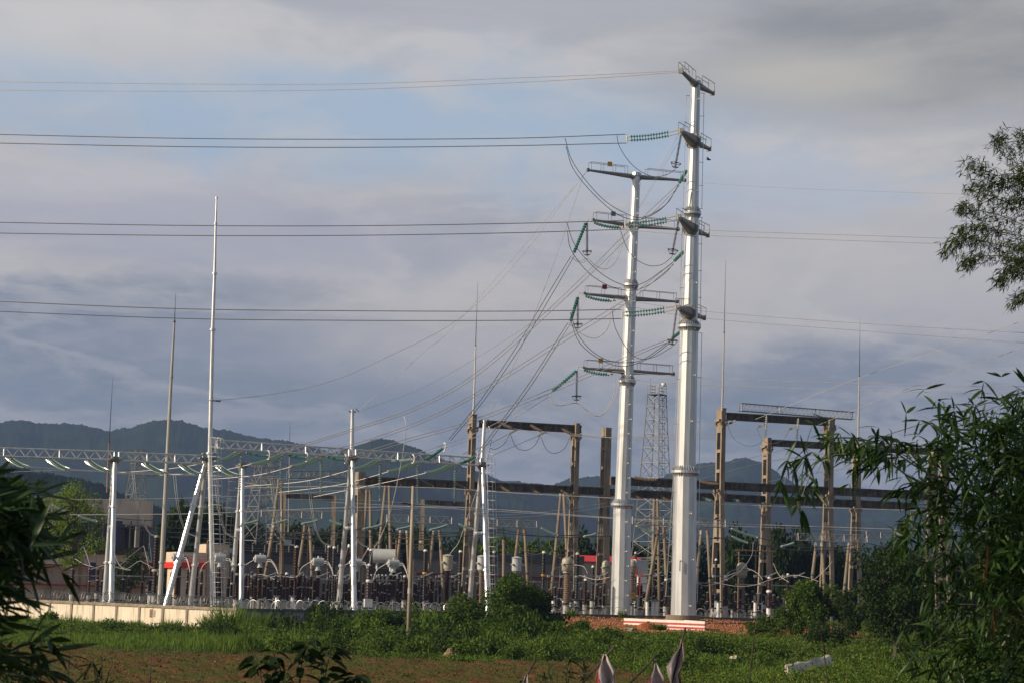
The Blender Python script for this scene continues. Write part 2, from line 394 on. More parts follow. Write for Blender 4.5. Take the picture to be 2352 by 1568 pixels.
out = mixc(front, back, base)
bg = nd('ShaderNodeBackground'); bg.inputs['Strength'].default_value = .1
L.new(out, bg.inputs['Color']); wo = nd('ShaderNodeOutputWorld'); L.new(bg.outputs[0], wo.inputs['Surface'])

# ------------------------------------------------------------------ haze
hb = MB(); hb.add([(-4500, -300, -3), (4500, -300, -3), (4500, 8000, -3), (-4500, 8000, -3), (-4500, -300, 420), (4500, -300, 420), (4500, 8000, 420), (-4500, 8000, 420)],
                  [(0, 3, 2, 1), (4, 5, 6, 7), (0, 1, 5, 4), (1, 2, 6, 5), (2, 3, 7, 6), (3, 0, 4, 7)])
hm = bpy.data.materials.new('haze_air'); hm.use_nodes = True; hm.cycles.homogeneous_volume = True; hn = hm.node_tree; hn.nodes.clear()
pv = hn.nodes.new('ShaderNodeVolumePrincipled'); pv.inputs['Density'].default_value = .00011; pv.inputs['Density Attribute'].default_value = ''; pv.inputs['Color'].default_value = (.36, .52, .88, 1); pv.inputs['Anisotropy'].default_value = .2
ho = hn.nodes.new('ShaderNodeOutputMaterial'); hn.links.new(pv.outputs[0], ho.inputs['Volume'])
M['haze'] = hm; hz = hb.build('haze', 'haze', loc=(0, 0, 0)); tag(hz, kind='stuff')

# ------------------------------------------------------------------ terrain
WALL = [(-130, 274), (-49.6, 211), (-23, 190), (-13, 206), (10.3, 230), (38.4, 245), (70, 262), (140, 300)]
def wall_y(x): return np.interp(x, [p[0] for p in WALL], [p[1] for p in WALL])
def fbm(x, y, s=1.0, seed=0):
    r = 0
    for i, (f, a) in enumerate(((1, 1), (2.1, .5), (4.3, .25), (8.7, .13))):
        r = r + a * (np.sin(x * f * s + 1.7 * i + seed + 1.3 * np.sin(y * f * s * .7 + seed)) * np.cos(y * f * s * 1.1 + 2.3 * i - seed + 1.1 * np.sin(x * f * s * .6)))
    return r
def field_edge(x): return 151 - 42 * ss(5, 14, x) + 2.2 * np.sin(x * .35) + 1.2 * np.sin(x * 1.1 + 1)
def gz(x, y):
    x = np.asarray(x, float); y = np.asarray(y, float)
    z = .2 + 3.65 * (1 - ss(16, 62, y)) + .35 * ss(145, 190, y)
    emb = ss(-5, 7, x) * (.92 * ss(148, 172, y) + .62 * ss(203, 215, y)) + .35 * ss(-16, -3, x) * ss(152, 180, y)
    d = y - wall_y(x)
    z = z + emb * (1 - ss(-.3, .3, d)) * (1 - ss(90, 140, x))
    z = np.where(d > .1, YARD, z)
    fur = (y < field_edge(x)) & (y > 62)
    z = z + np.where(fur, .15 * np.sin((x * .62 + y * .78) * 3.4 + .5 * np.sin(x * .3)) + .06 * fbm(x, y, 1.1) + .05 * fbm(x, y, 3.1, 6), 0) * ss(62, 75, y)
    wd = (~fur) & (d < -1) & (y > 90)
    z = z + np.where(wd, .10 * fbm(x, y, .5, 2), 0)
    return z
xs = np.concatenate([np.linspace(-3000, -140, 14), np.linspace(-100, -62, 14), np.linspace(-60, 60, 361), np.linspace(62, 100, 14), np.linspace(140, 3000, 14)])
ys = np.concatenate([np.linspace(-120, 60, 40), np.linspace(62, 152, 300), np.linspace(152.5, 300, 260), np.linspace(305, 400, 12), np.array([450, 600, 900, 1400, 2200, 3600, 6000, 7800])])
XX, YY = np.meshgrid(xs, ys); ZZ = gz(XX, YY); nx = len(xs)
vs = np.stack([XX, YY, ZZ], -1).reshape(-1, 3)
ii, jj = np.meshgrid(np.arange(len(ys) - 1), np.arange(nx - 1), indexing='ij'); q = (ii * nx + jj).ravel()
fc = np.stack([q, q + 1, q + 1 + nx, q + nx], 1); cx = vs[fc].mean(1)
zone = np.zeros(len(fc), int)
zone[(cx[:, 1] < field_edge(cx[:, 0])) & (cx[:, 1] > 70) & (np.abs(cx[:, 0]) < 90)] = 1
rb = (cx[:, 0] > 1.5 + 1.5 * np.sin(cx[:, 1])) & (cx[:, 0] < 34) & (cx[:, 1] > 186 + 3 * np.sin(cx[:, 0] * .8)) & (cx[:, 1] < wall_y(cx[:, 0]))
zone[rb] = 2
zone[(cx[:, 1] > wall_y(cx[:, 0])) & (cx[:, 1] < 300)] = 3
for zi, nm, mt in ((0, 'ground', 'earth'), (1, 'ploughed_field', 'soil'), (2, 'red_soil_embankment', 'redsoil'), (3, 'yard_ground', 'gravel')):
    f = fc[zone == zi]; u, inv = np.unique(f, return_inverse=True)
    tag(npobj(nm, vs[u], inv.reshape(-1, 4), mt, smooth=True), kind='structure')

# ------------------------------------------------------------------ hills
def hill(pts, D, depth, nm='hill', rough=3.0, base=0):
    px = np.array([p[0] for p in pts], float); py = np.array([p[1] for p in pts], float)
    n = 420; t = np.linspace(px[0], px[-1], n); h = np.interp(t, px, py)
    k = np.hanning(9); k /= k.sum(); h = np.convolve(np.pad(h, 4, mode='edge'), k, 'valid')
    R = np.array([P(a, b, D)[:] for a, b in zip(t, h)]); rows = []
    m = 46
    for r in range(m):
        s = r / (m - 1)                                   # 0 front foot, .7 ridge, 1 back
        if s < .7: e = (s / .7); e = e ** 1.25; yy = D - depth * (1 - s / .7)
        else: e = 1 - ((s - .7) / .3) ** 1.5; yy = D + depth * .5 * (s - .7) / .3
        spur = fbm(R[:, 0] * 1.0, np.full(n, yy) * 1.0, .012, 1)
        zz = base + (R[:, 2] - base) * e * (1 + .16 * spur * (1 - e) * 2 * (e > 0))
        zz = zz + rough * fbm(R[:, 0], np.full(n, yy), .11, 4) * (.25 + e) * .5 + rough * .28 * RNG.normal(size=n) * (.3 + .7 * e)
        rows.append(np.stack([R[:, 0] * (yy / D), np.full(n, yy), np.maximum(zz, -2)], 1))
    v = np.concatenate(rows); a, b = np.meshgrid(np.arange(m - 1), np.arange(n - 1), indexing='ij'); q = (a * n + b).ravel()
    return tag(npobj(nm, v, np.stack([q, q + 1, q + 1 + n, q + n], 1), 'hill', smooth=True), kind='structure')
hill([(-250, 985), (-120, 975), (0, 965), (30, 960), (70, 962), (110, 968), (150, 965), (200, 974), (250, 986), (300, 977), (330, 965), (380, 958), (420, 962), (460, 975), (500, 979), (550, 991),
      (600, 1002), (650, 1004), (700, 1017), (760, 1034), (800, 1050), (900, 1100), (1010, 1160), (1150, 1230), (1300, 1335)], 4200, 1500)
hill([(400, 1325), (520, 1200), (640, 1090), (720, 1060), (770, 1035), (815, 1022), (850, 1008), (875, 1003), (910, 1010), (950, 1022), (980, 1036), (1040, 1057), (1100, 1078), (1150, 1099), (1200, 1110), (1300, 1150), (1420, 1220), (1500, 1345)], 3700, 1200)
hill([(900, 1338), (1000, 1200), (1090, 1125), (1150, 1104), (1180, 1099), (1215, 1106), (1265, 1110), (1310, 1096), (1350, 1091), (1390, 1092), (1440, 1100), (1500, 1098), (1540, 1085), (1580, 1066), (1610, 1058), (1640, 1055), (1670, 1056), (1692, 1046), (1704, 1043),
      (1730, 1050), (1750, 1060), (1762, 1058), (1780, 1078), (1810, 1098), (1840, 1113), (1900, 1124), (2000, 1135), (2100, 1120), (2200, 1128), (2352, 1150), (2600, 1180)], 4600, 1700)
hill([(-300, 1060), (-100, 1068), (0, 1073), (60, 1072), (110, 1084), (150, 1093), (210, 1106), (250, 1118), (330, 1150), (420, 1190), (520, 1240), (600, 1322)], 1500, 500, rough=3)
# ------------------------------------------------------------------ perimeter wall
def wallseg(root, pts, m, mc, pil, t=.24):
    for a, b in zip(pts[:-1], pts[1:]):
        A = V((a[0], a[1], 0)); B = V((b[0], b[1], 0)); d = (B - A).normalized(); nrm = V((d.y, -d.x, 0)); l = (B - A).length
        w = MB(); c_ = (A + B) / 2; w.obox(c_ + UP * 1.2, d, nrm, UP, l / 2, t / 2, 1.35); w.build('wall_panel', m, root)
        c2 = MB(); c2.obox(c_ + UP * 2.64, d, nrm, UP, l / 2, t / 2 + .10, .09); c2.obox(c_ + UP * 2.77, d, nrm, UP, l / 2, t / 2 + .02, .04); c2.build('coping', mc, root)
        k = max(1, int(l / 3.0))
        for i in range(k + 1):
            p = A + d * (l * i / k)
            if abs(p.x) > 52: continue
            q = MB(); q.obox(p + UP * 1.2, d, nrm, UP, .13, t / 2 + .07, 1.36); q.build('pilaster', pil, root)
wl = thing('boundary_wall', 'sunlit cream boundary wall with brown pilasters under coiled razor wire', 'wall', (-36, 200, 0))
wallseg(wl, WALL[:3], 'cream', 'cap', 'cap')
sg = MB(); wd = (V((-23, 190, 0)) - V((-49.6, 211, 0))).normalized(); wn = V((wd.y, -wd.x, 0))
pp = P(353, 1407, 197.6); tt = (pp.x + 49.6) / 26.6; pc = V((-49.6 + 26.6 * tt, 211 - 21 * tt, pp.z)) + wn * .135
sg.obox(pc, wd, wn, UP, .16, .02, .36); tag(sg.build('notice_plate', 'rust', wl), 'brown rectangular plate on the cream wall')
sg = MB(); sg.obox(pc + wd * .42, wd, wn, UP, .12, .02, .30); tag(sg.build('notice_plate', 'beige', wl), 'pale rectangular plate on the cream wall')
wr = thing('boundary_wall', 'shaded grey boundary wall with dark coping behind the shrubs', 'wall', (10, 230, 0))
wallseg(wr, WALL[2:7], 'shadew', 'capd', 'capd')
def coil(p0, p1, r, pitch, name, label, m='galvd', th=.03, sag=0):
    a = V(p0); b = V(p1); d = (b - a); l = d.length; d.normalize(); n_ = V((d.y, -d.x, 0)); pts = []
    turns = int(l / pitch)
    for i in range(turns * 12):
        t = i / (turns * 12); an = i * math.pi / 6; rr = r * (1 + .10 * math.sin(i * .37) + .06 * math.sin(i * 1.3))
        pts.append(a + d * (l * t + .08 * math.sin(i * .71)) + n_ * (rr * math.sin(an)) + UP * (rr * math.cos(an) * .95))
    return tag(MB().tube(pts, th, 4).build(name, m), label, 'razor wire', 'razor wire coils on the boundary wall')
coil((-54, 214.5, 3.25), (-23.4, 190.3, 3.3), .46, .42, 'razor_wire', 'dense dark razor wire coil along the cream wall top')
coil((-22.5, 190.9, 3.2), (-1, 217, 3.25), .42, .95, 'razor_wire', 'loose shiny razor wire loops along the grey wall top', 'galv', .018)
coil((3, 222.6, 3.3), (38, 244.6, 3.3), .42, 1.3, 'razor_wire', 'sparse thin razor wire loops behind the two white pole towers', 'galvd', .02)
for i, (px, lb) in enumerate(((1563, 'by the shorter white tower foot'), (1645, 'between the two white pole towers'), (1800, 'right of the tallest tower base'))):
    pass

# ------------------------------------------------------------------ white pole towers
def polysec(mb, a, b, r0, r1, n=12):
    mb.tube([a, b], [r0, r1], n)
def flange(root, c, ax, r, R, hgt=.62, nf=30):
    m = MB(); m.tube([c - ax * .12, c + ax * .12], [R, R], 24)
    u, w = frame_of(ax)
    for i in range(nf):
        a = 2 * math.pi * i / nf; d = u * math.cos(a) + w * math.sin(a); sd = ax.cross(d)
        for s in (1, -1):
            p0 = c + ax * .12 * s
            tri = [p0 + d * r, p0 + d * R, p0 + d * r + ax * hgt * s * .8]
            vs = [p + sd * .03 for p in tri] + [p - sd * .03 for p in tri]
            m.add(vs, [(0, 1, 2), (5, 4, 3), (0, 3, 4, 1), (1, 4, 5, 2), (2, 5, 3, 0)])
    return m.build('flange', 'galv', root)
def arm(root, root_pt, tip, r0, r1, rail=(.15, .95), hgt=.8, box=True, plate=None, sgn=1, drop=.0):
    a = V(root_pt); b = V(tip); d = (b - a).normalized(); s = d.cross(UP).normalized(); l = (b - a).length
    m = MB(); m.tube([a - d * .2, a + d * .5, a + d * l * .55, b], [r0, r0 * .98, (r0 + r1) * .47, r1], 8)
    m.obox(b, d, s, UP, .16, r1 * 1.3, r1 * 1.5); m.tube([a - d * .15, a + d * .12], [r0 * 1.35, r0 * 1.35], 10)
    o = m.build('cross_arm', 'galvd', root)  # dark steel tone puts the shade of the arm undersides into the colour
    h = MB(); z0 = r0 * .8
    t0, t1 = rail; A = a + d * l * t0 + UP * (r0 * .7); B = a + d * l * t1 + UP * (r1 * .8)
    for off in (.32, -.32):
        k = max(2, int((B - A).length / 1.5)); top = []
        for i in range(k + 1):
            p = A.lerp(B, i / k) + s * off
            h.cyl(p, p + UP * hgt, .030, n=4)
        h.cyl(A + s * off + UP * hgt, B + s * off + UP * hgt, .032, n=4)
    h.cyl(B + s * .32 + UP * hgt, B - s * .32 + UP * hgt, .025, n=4)
    h.build('handrail', 'galvd', o)
    # footway slats under the rail
    if plate:
        q = MB(); c_ = a + d * l * plate[0] + UP * (r0 * .6 + .75) - E2 * .42; q.obox(c_, E1, E2, UP, .27, .02, .25)
        tag(q.build('sign_plate', plate[1], o), plate[2])
    return o
def ladder_rail(root, pts, stand, name='climbing_rail', m='galv', every=3.0):
    mb = MB(); mb.tube(pts, .035, 5)
    L_ = 0
    for a, b in zip(pts[:-1], pts[1:]):
        k = max(1, int((V(b) - V(a)).length / every))
        for i in range(k + 1):
            p = V(a).lerp(V(b), i / k); mb.cyl(p, p + stand, .035, n=4)
            mb.cyl(p - stand * .25, p, .03, n=4)
    mb.build(name, m, root)
def tower(label, sects, basepx, D, baseD=None, peg_az=40):
    """sects: list of (px, py, width below px, width above px) from foot to top"""
    pts = [P(x, y, D) for x, y, _, _ in sects]
    r = thing('pole_tower', label, 'pole tower', pts[0])
    k = D / F / 2
    for i in range(len(sects) - 1):
        m = MB(); r0 = sects[i][3] * k; r1 = sects[i + 1][2] * k
        n = 6                                               # several rings so that the plates meet a seam
        m.tube([pts[i].lerp(pts[i + 1], j / n) for j in range(n + 1)], [r0 + (r1 - r0) * j / n for j in range(n + 1)], 12)
        m.build('pole_section', 'galv', r)
        if i > 0:
            ax = (pts[i + 1] - pts[i]).normalized(); R = max(sects[i][2], sects[i][3]) * k
            flange(r, pts[i], ax, sects[i][3] * k, R * 1.14 + .12)
    def at(y):
        for (x0, y0, _, a), (x1, y1, b, _), p, q in zip(sects[:-1], sects[1:], pts[:-1], pts[1:]):
            if y1 <= y <= y0:
                t = (y0 - y) / (y0 - y1); return p.lerp(q, t), (a + (b - a) * t) * k
        return pts[-1], sects[-1][2] * k
    return r, at, pts
T1, at1, tp1 = tower('tallest white steel pole tower standing on a round concrete footing', [(1569.5, 1413, 59, 59), (1574, 1083, 53, 47.5), (1583, 750, 43, 39.5), (1590, 490, 32, 30), (1597.5, 194, 22, 21)], None, 215)
T2, at2, tp2 = tower('shorter white steel pole tower rising just behind the grey wall', [(1424, 1440, 47, 47), (1429.5, 1158, 42, 37), (1440, 876, 32.5, 30), (1449, 655, 27, 25), (1461.5, 405, 19.5, 19.5)], None, 235)
# top plate, arms of the tallest tower (they run towards and away from the camera)
MB().tube([tp1[-1], tp1[-1] + UP * .35], [.62, .55], 12).build('pole_cap', 'galv', T1)
MB().tube([tp2[-1], tp2[-1] + UP * .35], [.6, .55], 12).build('pole_cap', 'galv', T2)
for y, near, far, r0, dn, df in ((192, (1564, 163), (1636, 214), .32, 209, 219.5), (327, (1564, 301), (1628, 342), .62, 210, 218.5), (528, (1559, 499), (1624, 540), .62, 210, 218.5), (720, (1557, 707), (1616, 730), .62, 210, 218.5)):
    c_, rad = at1(y)
    a = P(*near, dn); b = P(*far, df); d1 = (a - c_).normalized(); d2 = (b - c_).normalized()
    arm(T1, c_ + d1 * (rad * .9), a, r0, .17); arm(T1, c_ + d2 * (rad * .9), b, .38, .17)
for y, lf, rt, pl in ((407, (1350, 391), (1572, 415), (.55, 'yellow', 'yellow warning plate on the top handrail')), (519, (1362, 506), (1557, 527), (.5, 'galvd', 'grey plate on the handrail')),
                      (686, (1342, 675), (1555, 693), (.55, 'dred', 'red round mark plate on the handrail')), (853, (1340, 845), (1546, 858), (.6, 'yellow', 'yellow plate on the lowest handrail'))):
    c_, rad = at2(y)
    a = P(*lf, 232.3); b = P(*rt, 237.5); d1 = (a - c_).normalized(); d2 = (b - c_).normalized()
    arm(T2, c_ + d1 * (rad * .9), a, .27, .12, plate=pl); arm(T2, c_ + d2 * (rad * .9), b, .27, .12)
S1 = E1 * .55
def px_line(ps, D): return [P(x, y, D) for x, y in ps]
ladder_rail(T1, px_line([(1577, 220), (1569, 480)], 214.5), E1 * .38); ladder_rail(T1, px_line([(1568, 500), (1560, 742)], 214.5), E1 * .38)
ladder_rail(T1, px_line([(1556, 870), (1545, 1075)], 214.5), E1 * .55); ladder_rail(T1, px_line([(1547, 1090), (1529, 1368)], 214.5), E1 * .5, every=1.6)
ladder_rail(T1, px_line([(1617, 215), (1612, 480)], 215.5), E1 * -.45, every=2.2); ladder_rail(T1, px_line([(1612, 500), (1608, 745)], 215.5), E1 * -.42, every=2.2)
ladder_rail(T1, px_line([(1612, 765), (1606, 1070)], 215.5), E1 * -.38, every=3.4); ladder_rail(T1, px_line([(1607, 1100), (1602, 1380)], 215.5), E1 * -.2, every=4)
for T_, at_, y0, y1, n in ((T2, at2, 425, 1400, 30), (T1, at1, 230, 1390, 12)):
    for i in range(n):
        y = y0 + (y1 - y0) * i / (n - 1); p, rad = at_(y); a = math.radians(28 if i % 2 else 40)
        d = V((math.sin(a), -math.cos(a), 0)); q = MB(); q.cyl(p + d * rad * .92, p + d * (rad + .16), .055, n=6); q.cyl(p + d * (rad + .13), p + d * (rad + .19), .085, n=6)
        q.build('climbing_peg', 'white', T_)
# hook near the foot of the tallest tower
p, rad = at1(1300); q = MB(); d = V((-.35, -.94, 0)); a = p + d * rad * .95
q.tube([a + UP * .5, a + d * .28 + UP * .55, a + d * .28 - UP * .5], .05, 5); q.build('bracket', 'dark', T1)
ft = MB(); c_ = P(1568.5, 1412, 215); ft.tube([c_ + UP * .02, c_ - UP * 1.2], [1.68, 1.72], 32)
tag(ft.build('concrete_footing', 'pole'), 'round tan concrete footing under the tallest white pole tower', 'footing')
# striped barrier round the footing
br = thing('striped_barrier', 'low white masonry barrier with faded red stripes before the tallest tower', 'barrier', P(1526, 1440, 208))
A = P(1434, 1431, 209); B = P(1620, 1435.5, 204); A.z = B.z = (A.z + B.z) / 2; d = (B - A).normalized(); nrm = V((d.y, -d.x, 0)); l = (B - A).length
MB().obox((A + B) / 2 - UP * .1, d, nrm, UP, l / 2, .12, .55).build('barrier_wall', 'stripew', br)
for z in (.12, -.22):
    MB().obox((A + B) / 2 + UP * z, d, nrm, UP, l / 2, .125, .095).build('stripe', 'striper', br)
C_ = B + E2 * 5; d2 = (C_ - B).normalized(); n2 = V((d2.y, -d2.x, 0))
MB().obox((B + C_) / 2 - UP * .1, d2, n2, UP, 2.35, .12, .55).build('barrier_wall', 'stripew', br)

# ------------------------------------------------------------------ silver tube gantry
def aframe(label, px, py, D, near, far, nm='steel_trestle', m='silver', r=(.19, .29), rung=True, post=None, cap=True, group='silver tube A-frames', baseZ=YARD, extra=None):
    """cap at pixel (px,py); feet 'near' metres before and 'far' metres behind along E2"""
    top = P(px, py, D); t = thing(nm, label, 'gantry frame', V((top.x, top.y, baseZ)), group)
    feet = []
    for s in (-near, far):
        f = V((top.x, top.y, baseZ)) + E2 * s + (extra or V((0, 0, 0))); a = top + E2 * (.28 if s > 0 else -.28); feet.append((a, f))
        g = MB(); g.tube([a, f], [r[0], r[1]], 12)
        for q in (.28, .62, .86):
            c_ = a.lerp(f, q); dd = (f - a).normalized(); rr = r[0] + (r[1] - r[0]) * q; g.tube([c_ - dd * .09, c_ + dd * .09], [rr * 1.45, rr * 1.45], 12)
        g.build('leg', m, t, smooth=False)
    if rung:
        q = .40; a = feet[0][0].lerp(feet[0][1], q); b = feet[1][0].lerp(feet[1][1], q); MB().cyl(a, b, .17, n=10).build('cross_brace', m, t)
    if cap:
        g = MB(); g.box(top + UP * .12, .55, .75, .06); g.tube([top - UP * .5, top + UP * .1], [.28, .6], 8); g.box(top + UP * .32, .3, .6, .1); g.build('cap_plate', 'galvd', t)
    if post:
        b = P(*post, D); m_ = MB(); m_.tube([top, b], [.22, .17], 10); m_.build('stub_post', m, t)
        m_ = MB(); m_.box(b - UP * .2, .35, .08, .06); m_.cyl(b + UP * .15 + E1 * .3, b - UP * .2 + E1 * .7, .04, n=5); m_.build('wire_bracket', 'galvd', t)
    return t, top, feet
def vladder(root, a, b, w=.5, m='white', n=None, depth=.45, name='ladder'):
    a = V(a); b = V(b); k = n or int((a - b).length / .45); g = MB()
    for s in (-.5, .5): g.cyl(a + E1 * w * s, b + E1 * w * s, .035, n=4)
    for i in range(k + 1):
        p = a.lerp(b, i / k); g.cyl(p - E1 * w * .5, p + E1 * w * .5, .022, n=4)
        if i % 2 == 0:                                            # safety hoop
            g.tube([p - E1 * w * .5, p - E1 * w * .9 - E2 * .4, p - E2 * .75, p + E1 * w * .9 - E2 * .4, p + E1 * w * .5], .022, 4)
    for s in (-.9, .9): g.cyl(a + E1 * w * s - E2 * .4, b + E1 * w * s - E2 * .4, .02, n=4)
    return g.build(name, m, root)
D1, D2, D3, D4 = 206.5, 209, 213.5, 217.5
fr1, c1_, _ = aframe('leftmost silver A-frame with two legs and one short rung', 263, 1058, D1, 3.0, 2.0)
fr3, c3_, _ = aframe('silver A-frame with a plain stub post above its cap', 808, 1055, D3, 3.7, 3.5, post=(809.5, 940))
fr4, c4_, f4 = aframe('silver A-frame with stub post and white caged ladder on its right', 1107, 1070, D4, 4.0, 3.2, post=(1113, 964))
vladder(fr4, P(1123.5, 1042, D4 - 3.4), P(1132, 1372, D4 - 3.4))
frb, cb_, _ = aframe('silver and tan A-frame standing behind the white ladder mast', 556, 1072, 226, 3.3, 2.8)
vladder(frb, P(534, 1085, 230), P(516, 1325, 230), .5, 'galvd')
# frame with the great lightning mast
top = P(478, 1052, D2); fr2 = thing('mast_trestle', 'silver three legged mast frame with the tallest thin lightning mast', 'gantry frame', V((top.x, top.y, YARD)), 'silver tube A-frames')
for a, b, r0, r1, m in (((471, 1062), (381, 1390), .22, .30, 'silver'), ((473, 1066), (437, 1392), .2, .28, 'silver')):
    A = P(*a, D2 + .4); B = P(*b, D2 + (-2 if r1 == .3 else 3.5)); dd = (B - A).normalized(); B = A + dd * ((A.z - YARD) / -dd.z)
    g = MB(); g.tube([A, B], [r0, r1], 12)
    for q in (.26, .62): c_ = A.lerp(B, q); rr = r0 + (r1 - r0) * q; g.tube([c_ - dd * .09, c_ + dd * .09], [rr * 1.4, rr * 1.4], 12)
    g.build('leg', m, fr2)
mp_ = [(489, 1392, 11.5), (482, 1040, 10.2), (488.5, 757, 8.2), (493, 628, 6.6), (495.5, 514, 4.6), (497.5, 455, 3.4)]
for i in range(5):
    a, b = mp_[i], mp_[i + 1]; A = P(a[0], a[1], D2 - 1); B = P(b[0], b[1], D2 - 1); k_ = D2 / F / 2
    if i == 0: dd = (A - B).normalized(); A = B + dd * ((B.z - YARD) / -dd.z)
    g = MB(); r0, r1 = a[2] * k_, (b[2] * 1.12) * k_
    if i == 0: r0 = a[2] * k_
    g.tube([A, B], [r0, r1], 12)
    if i < 5: g.tube([B - UP * .1, B + UP * .1], [r1 * 1.55, r1 * 1.55], 12)
    for j in range(1, 10 if i == 0 else 0):
        p = A.lerp(B, j / 10); rr = r0 * 1.14; g.tube([p - UP * .05, p + UP * .05], [rr, rr], 12)
    g.build('mast_section', 'silver', fr2)
p = P(486.5, 919, D2 - 1); g = MB(); g.box(p + E1 * .25, .5, .15, .05); g.cyl(p + E1 * .4, p + E1 * .85, .09, n=6); g.build('wire_bracket', 'galvd', fr2)
g = MB(); g.box(P(478, 1052, D2 - .5), .9, .7, .07); g.box(P(479, 1041, D2 - .5), .6, .5, .07); g.tube([P(479, 1060, D2 - .5) - UP * .5, P(478, 1052, D2 - .5)], [.3, .65], 8); g.build('cap_plate', 'galvd', fr2)
vladder(fr2, P(491.5, 1004, D2 - 2.3), P(502.5, 1392, D2 - 2.3), .62)
vladder(fr2, P(500, 1006, D2 - 1.9), P(502, 1040, D2 - 1.9), .5)

def truss(label, a, b, hgt=.8, w=.8, nm='truss_beam', m='silver', cat='truss', group='silver lattice beams', n=None, rc=.07, rd=.042, web=None):
    """lattice beam whose lower chord runs from a to b"""
    a = V(a); b = V(b); d = (b - a); l = d.length; d.normalize(); s = d.cross(UP).normalized() * (w / 2); u = s.cross(d).normalized() * hgt
    r = thing(nm, label, cat, a, group)
    k = n or max(4, int(l / 1.15))
    ch = MB()
    for o in (s, -s, s * .55 + u, -s * .55 + u): ch.cyl(a + o, b + o, rc, n=6)
    ch.build('chord', m, r)
    wb = MB()
    for side in (1, -1):
        for i in range(k):
            p0 = a + d * (l * i / k) + s * side; p1 = a + d * (l * (i + .5) / k) + s * side * .55 + u; p2 = a + d * (l * (i + 1) / k) + s * side
            wb.cyl(p0, p1, rd, n=4); wb.cyl(p1, p2, rd, n=4)
    for i in range(k):
        p0 = a + d * (l * i / k); p1 = a + d * (l * (i + 1) / k); wb.cyl(p0 + s, p1 - s, rd * .8, n=4)
        wb.cyl(p0 + s * .55 + u, p0 - s * .55 + u, rd, n=4)
    for e in (0, .333, .667, 1):
        p0 = a + d * l * e
        for side in (1, -1): wb.cyl(p0 + s * side, p0 + s * side * .55 + u, rc * .95, n=5)
    wb.build('lattice_web', m, r)
    return r
truss('silver lattice beam from the left edge to the leftmost A-frame', P(-120, 1043, 203), P(262, 1055, D1), .78)
truss('silver lattice beam between the leftmost A-frame and the mast frame', P(272, 1056.5, D1), P(464, 1064, D2), .78)
truss('silver lattice beam from mast ladder to the stub post A-frame', P(498, 1028, D2 + .5), P(799, 1048, D3), .76)
truss('silver lattice beam between the two silver A-frames with stub posts', P(815, 1050, D3), P(1101, 1068, D4), .76)

# ------------------------------------------------------------------ slender masts and lightning rods
def mast(label, pts, D, m, group='slender lightning rods', nm='lightning_rod', spike=None, foot=None):
    k = D / F / 2; ps = [P(x, y, D) for x, y, w in pts]
    if foot is not None:
        dd = (ps[0] - ps[1]).normalized(); ps[0] = ps[1] + dd * ((ps[1].z - foot) / -dd.z)
    t = thing(nm, label, 'lightning rod', ps[0], group)
    g = MB(); g.tube(ps, [w * k for _, _, w in pts], 10); 
    for p, w in zip(ps[1:-1], pts[1:-1]): g.tube([p - UP * .1, p + UP * .1], [w[2] * k * 1.35] * 2, 10)
    g.build('shaft', m, t)
    if spike:
        b = P(spike[0], spike[1], D); MB().tube([ps[-1], b], [spike[2] * k, .012], 6).build('spike', 'dark', t)
        MB().tube([ps[-1] - UP * .25, ps[-1] + UP * .2], [pts[-1][2] * k * 1.5, .03], 8).build('collar', 'dark', t)
    return t
mast('tall slim grey concrete mast with a dark needle tip', [(366, 1395, 12.5), (372, 1290, 11.2), (393.5, 865, 6.8), (401, 735, 4.4)], 218, 'polegrey', spike=(403.5, 673, 2.0), foot=YARD)
mast('thin dark rod above the leftmost silver A-frame', [(246, 1130, 4.6), (248.5, 1070, 4), (251, 1010, 3)], 240, 'rust', spike=(259, 867, 2.4))
mast('thin rod on top of the first tall concrete gantry column', [(1087, 953, 4.5), (1089, 905, 4), (1092.5, 790, 2.8)], row(1087, 280), 'alu', spike=(1097.5, 648, 1.8))
mast('red and white rod on the tallest right hand concrete column', [(1658.5, 942, 4.6), (1660, 895, 4), (1663.5, 760, 2.8)], row(1657, 262), 'polegrey', spike=(1667, 598, 1.8))
mast('pale thin rod rising behind the bamboo branch', [(1971, 1022, 4.8), (1972, 960, 4), (1974, 860, 2.8)], row(1970, 280), 'polegrey', spike=(1975.5, 732, 1.8))
mast('thin grey rod behind the middle silver lattice beam', [(662.5, 1220, 3.4), (664.5, 1080, 2.6), (665.5, 1030, 2)], 330, 'galvd', spike=(666, 968, 1.5))

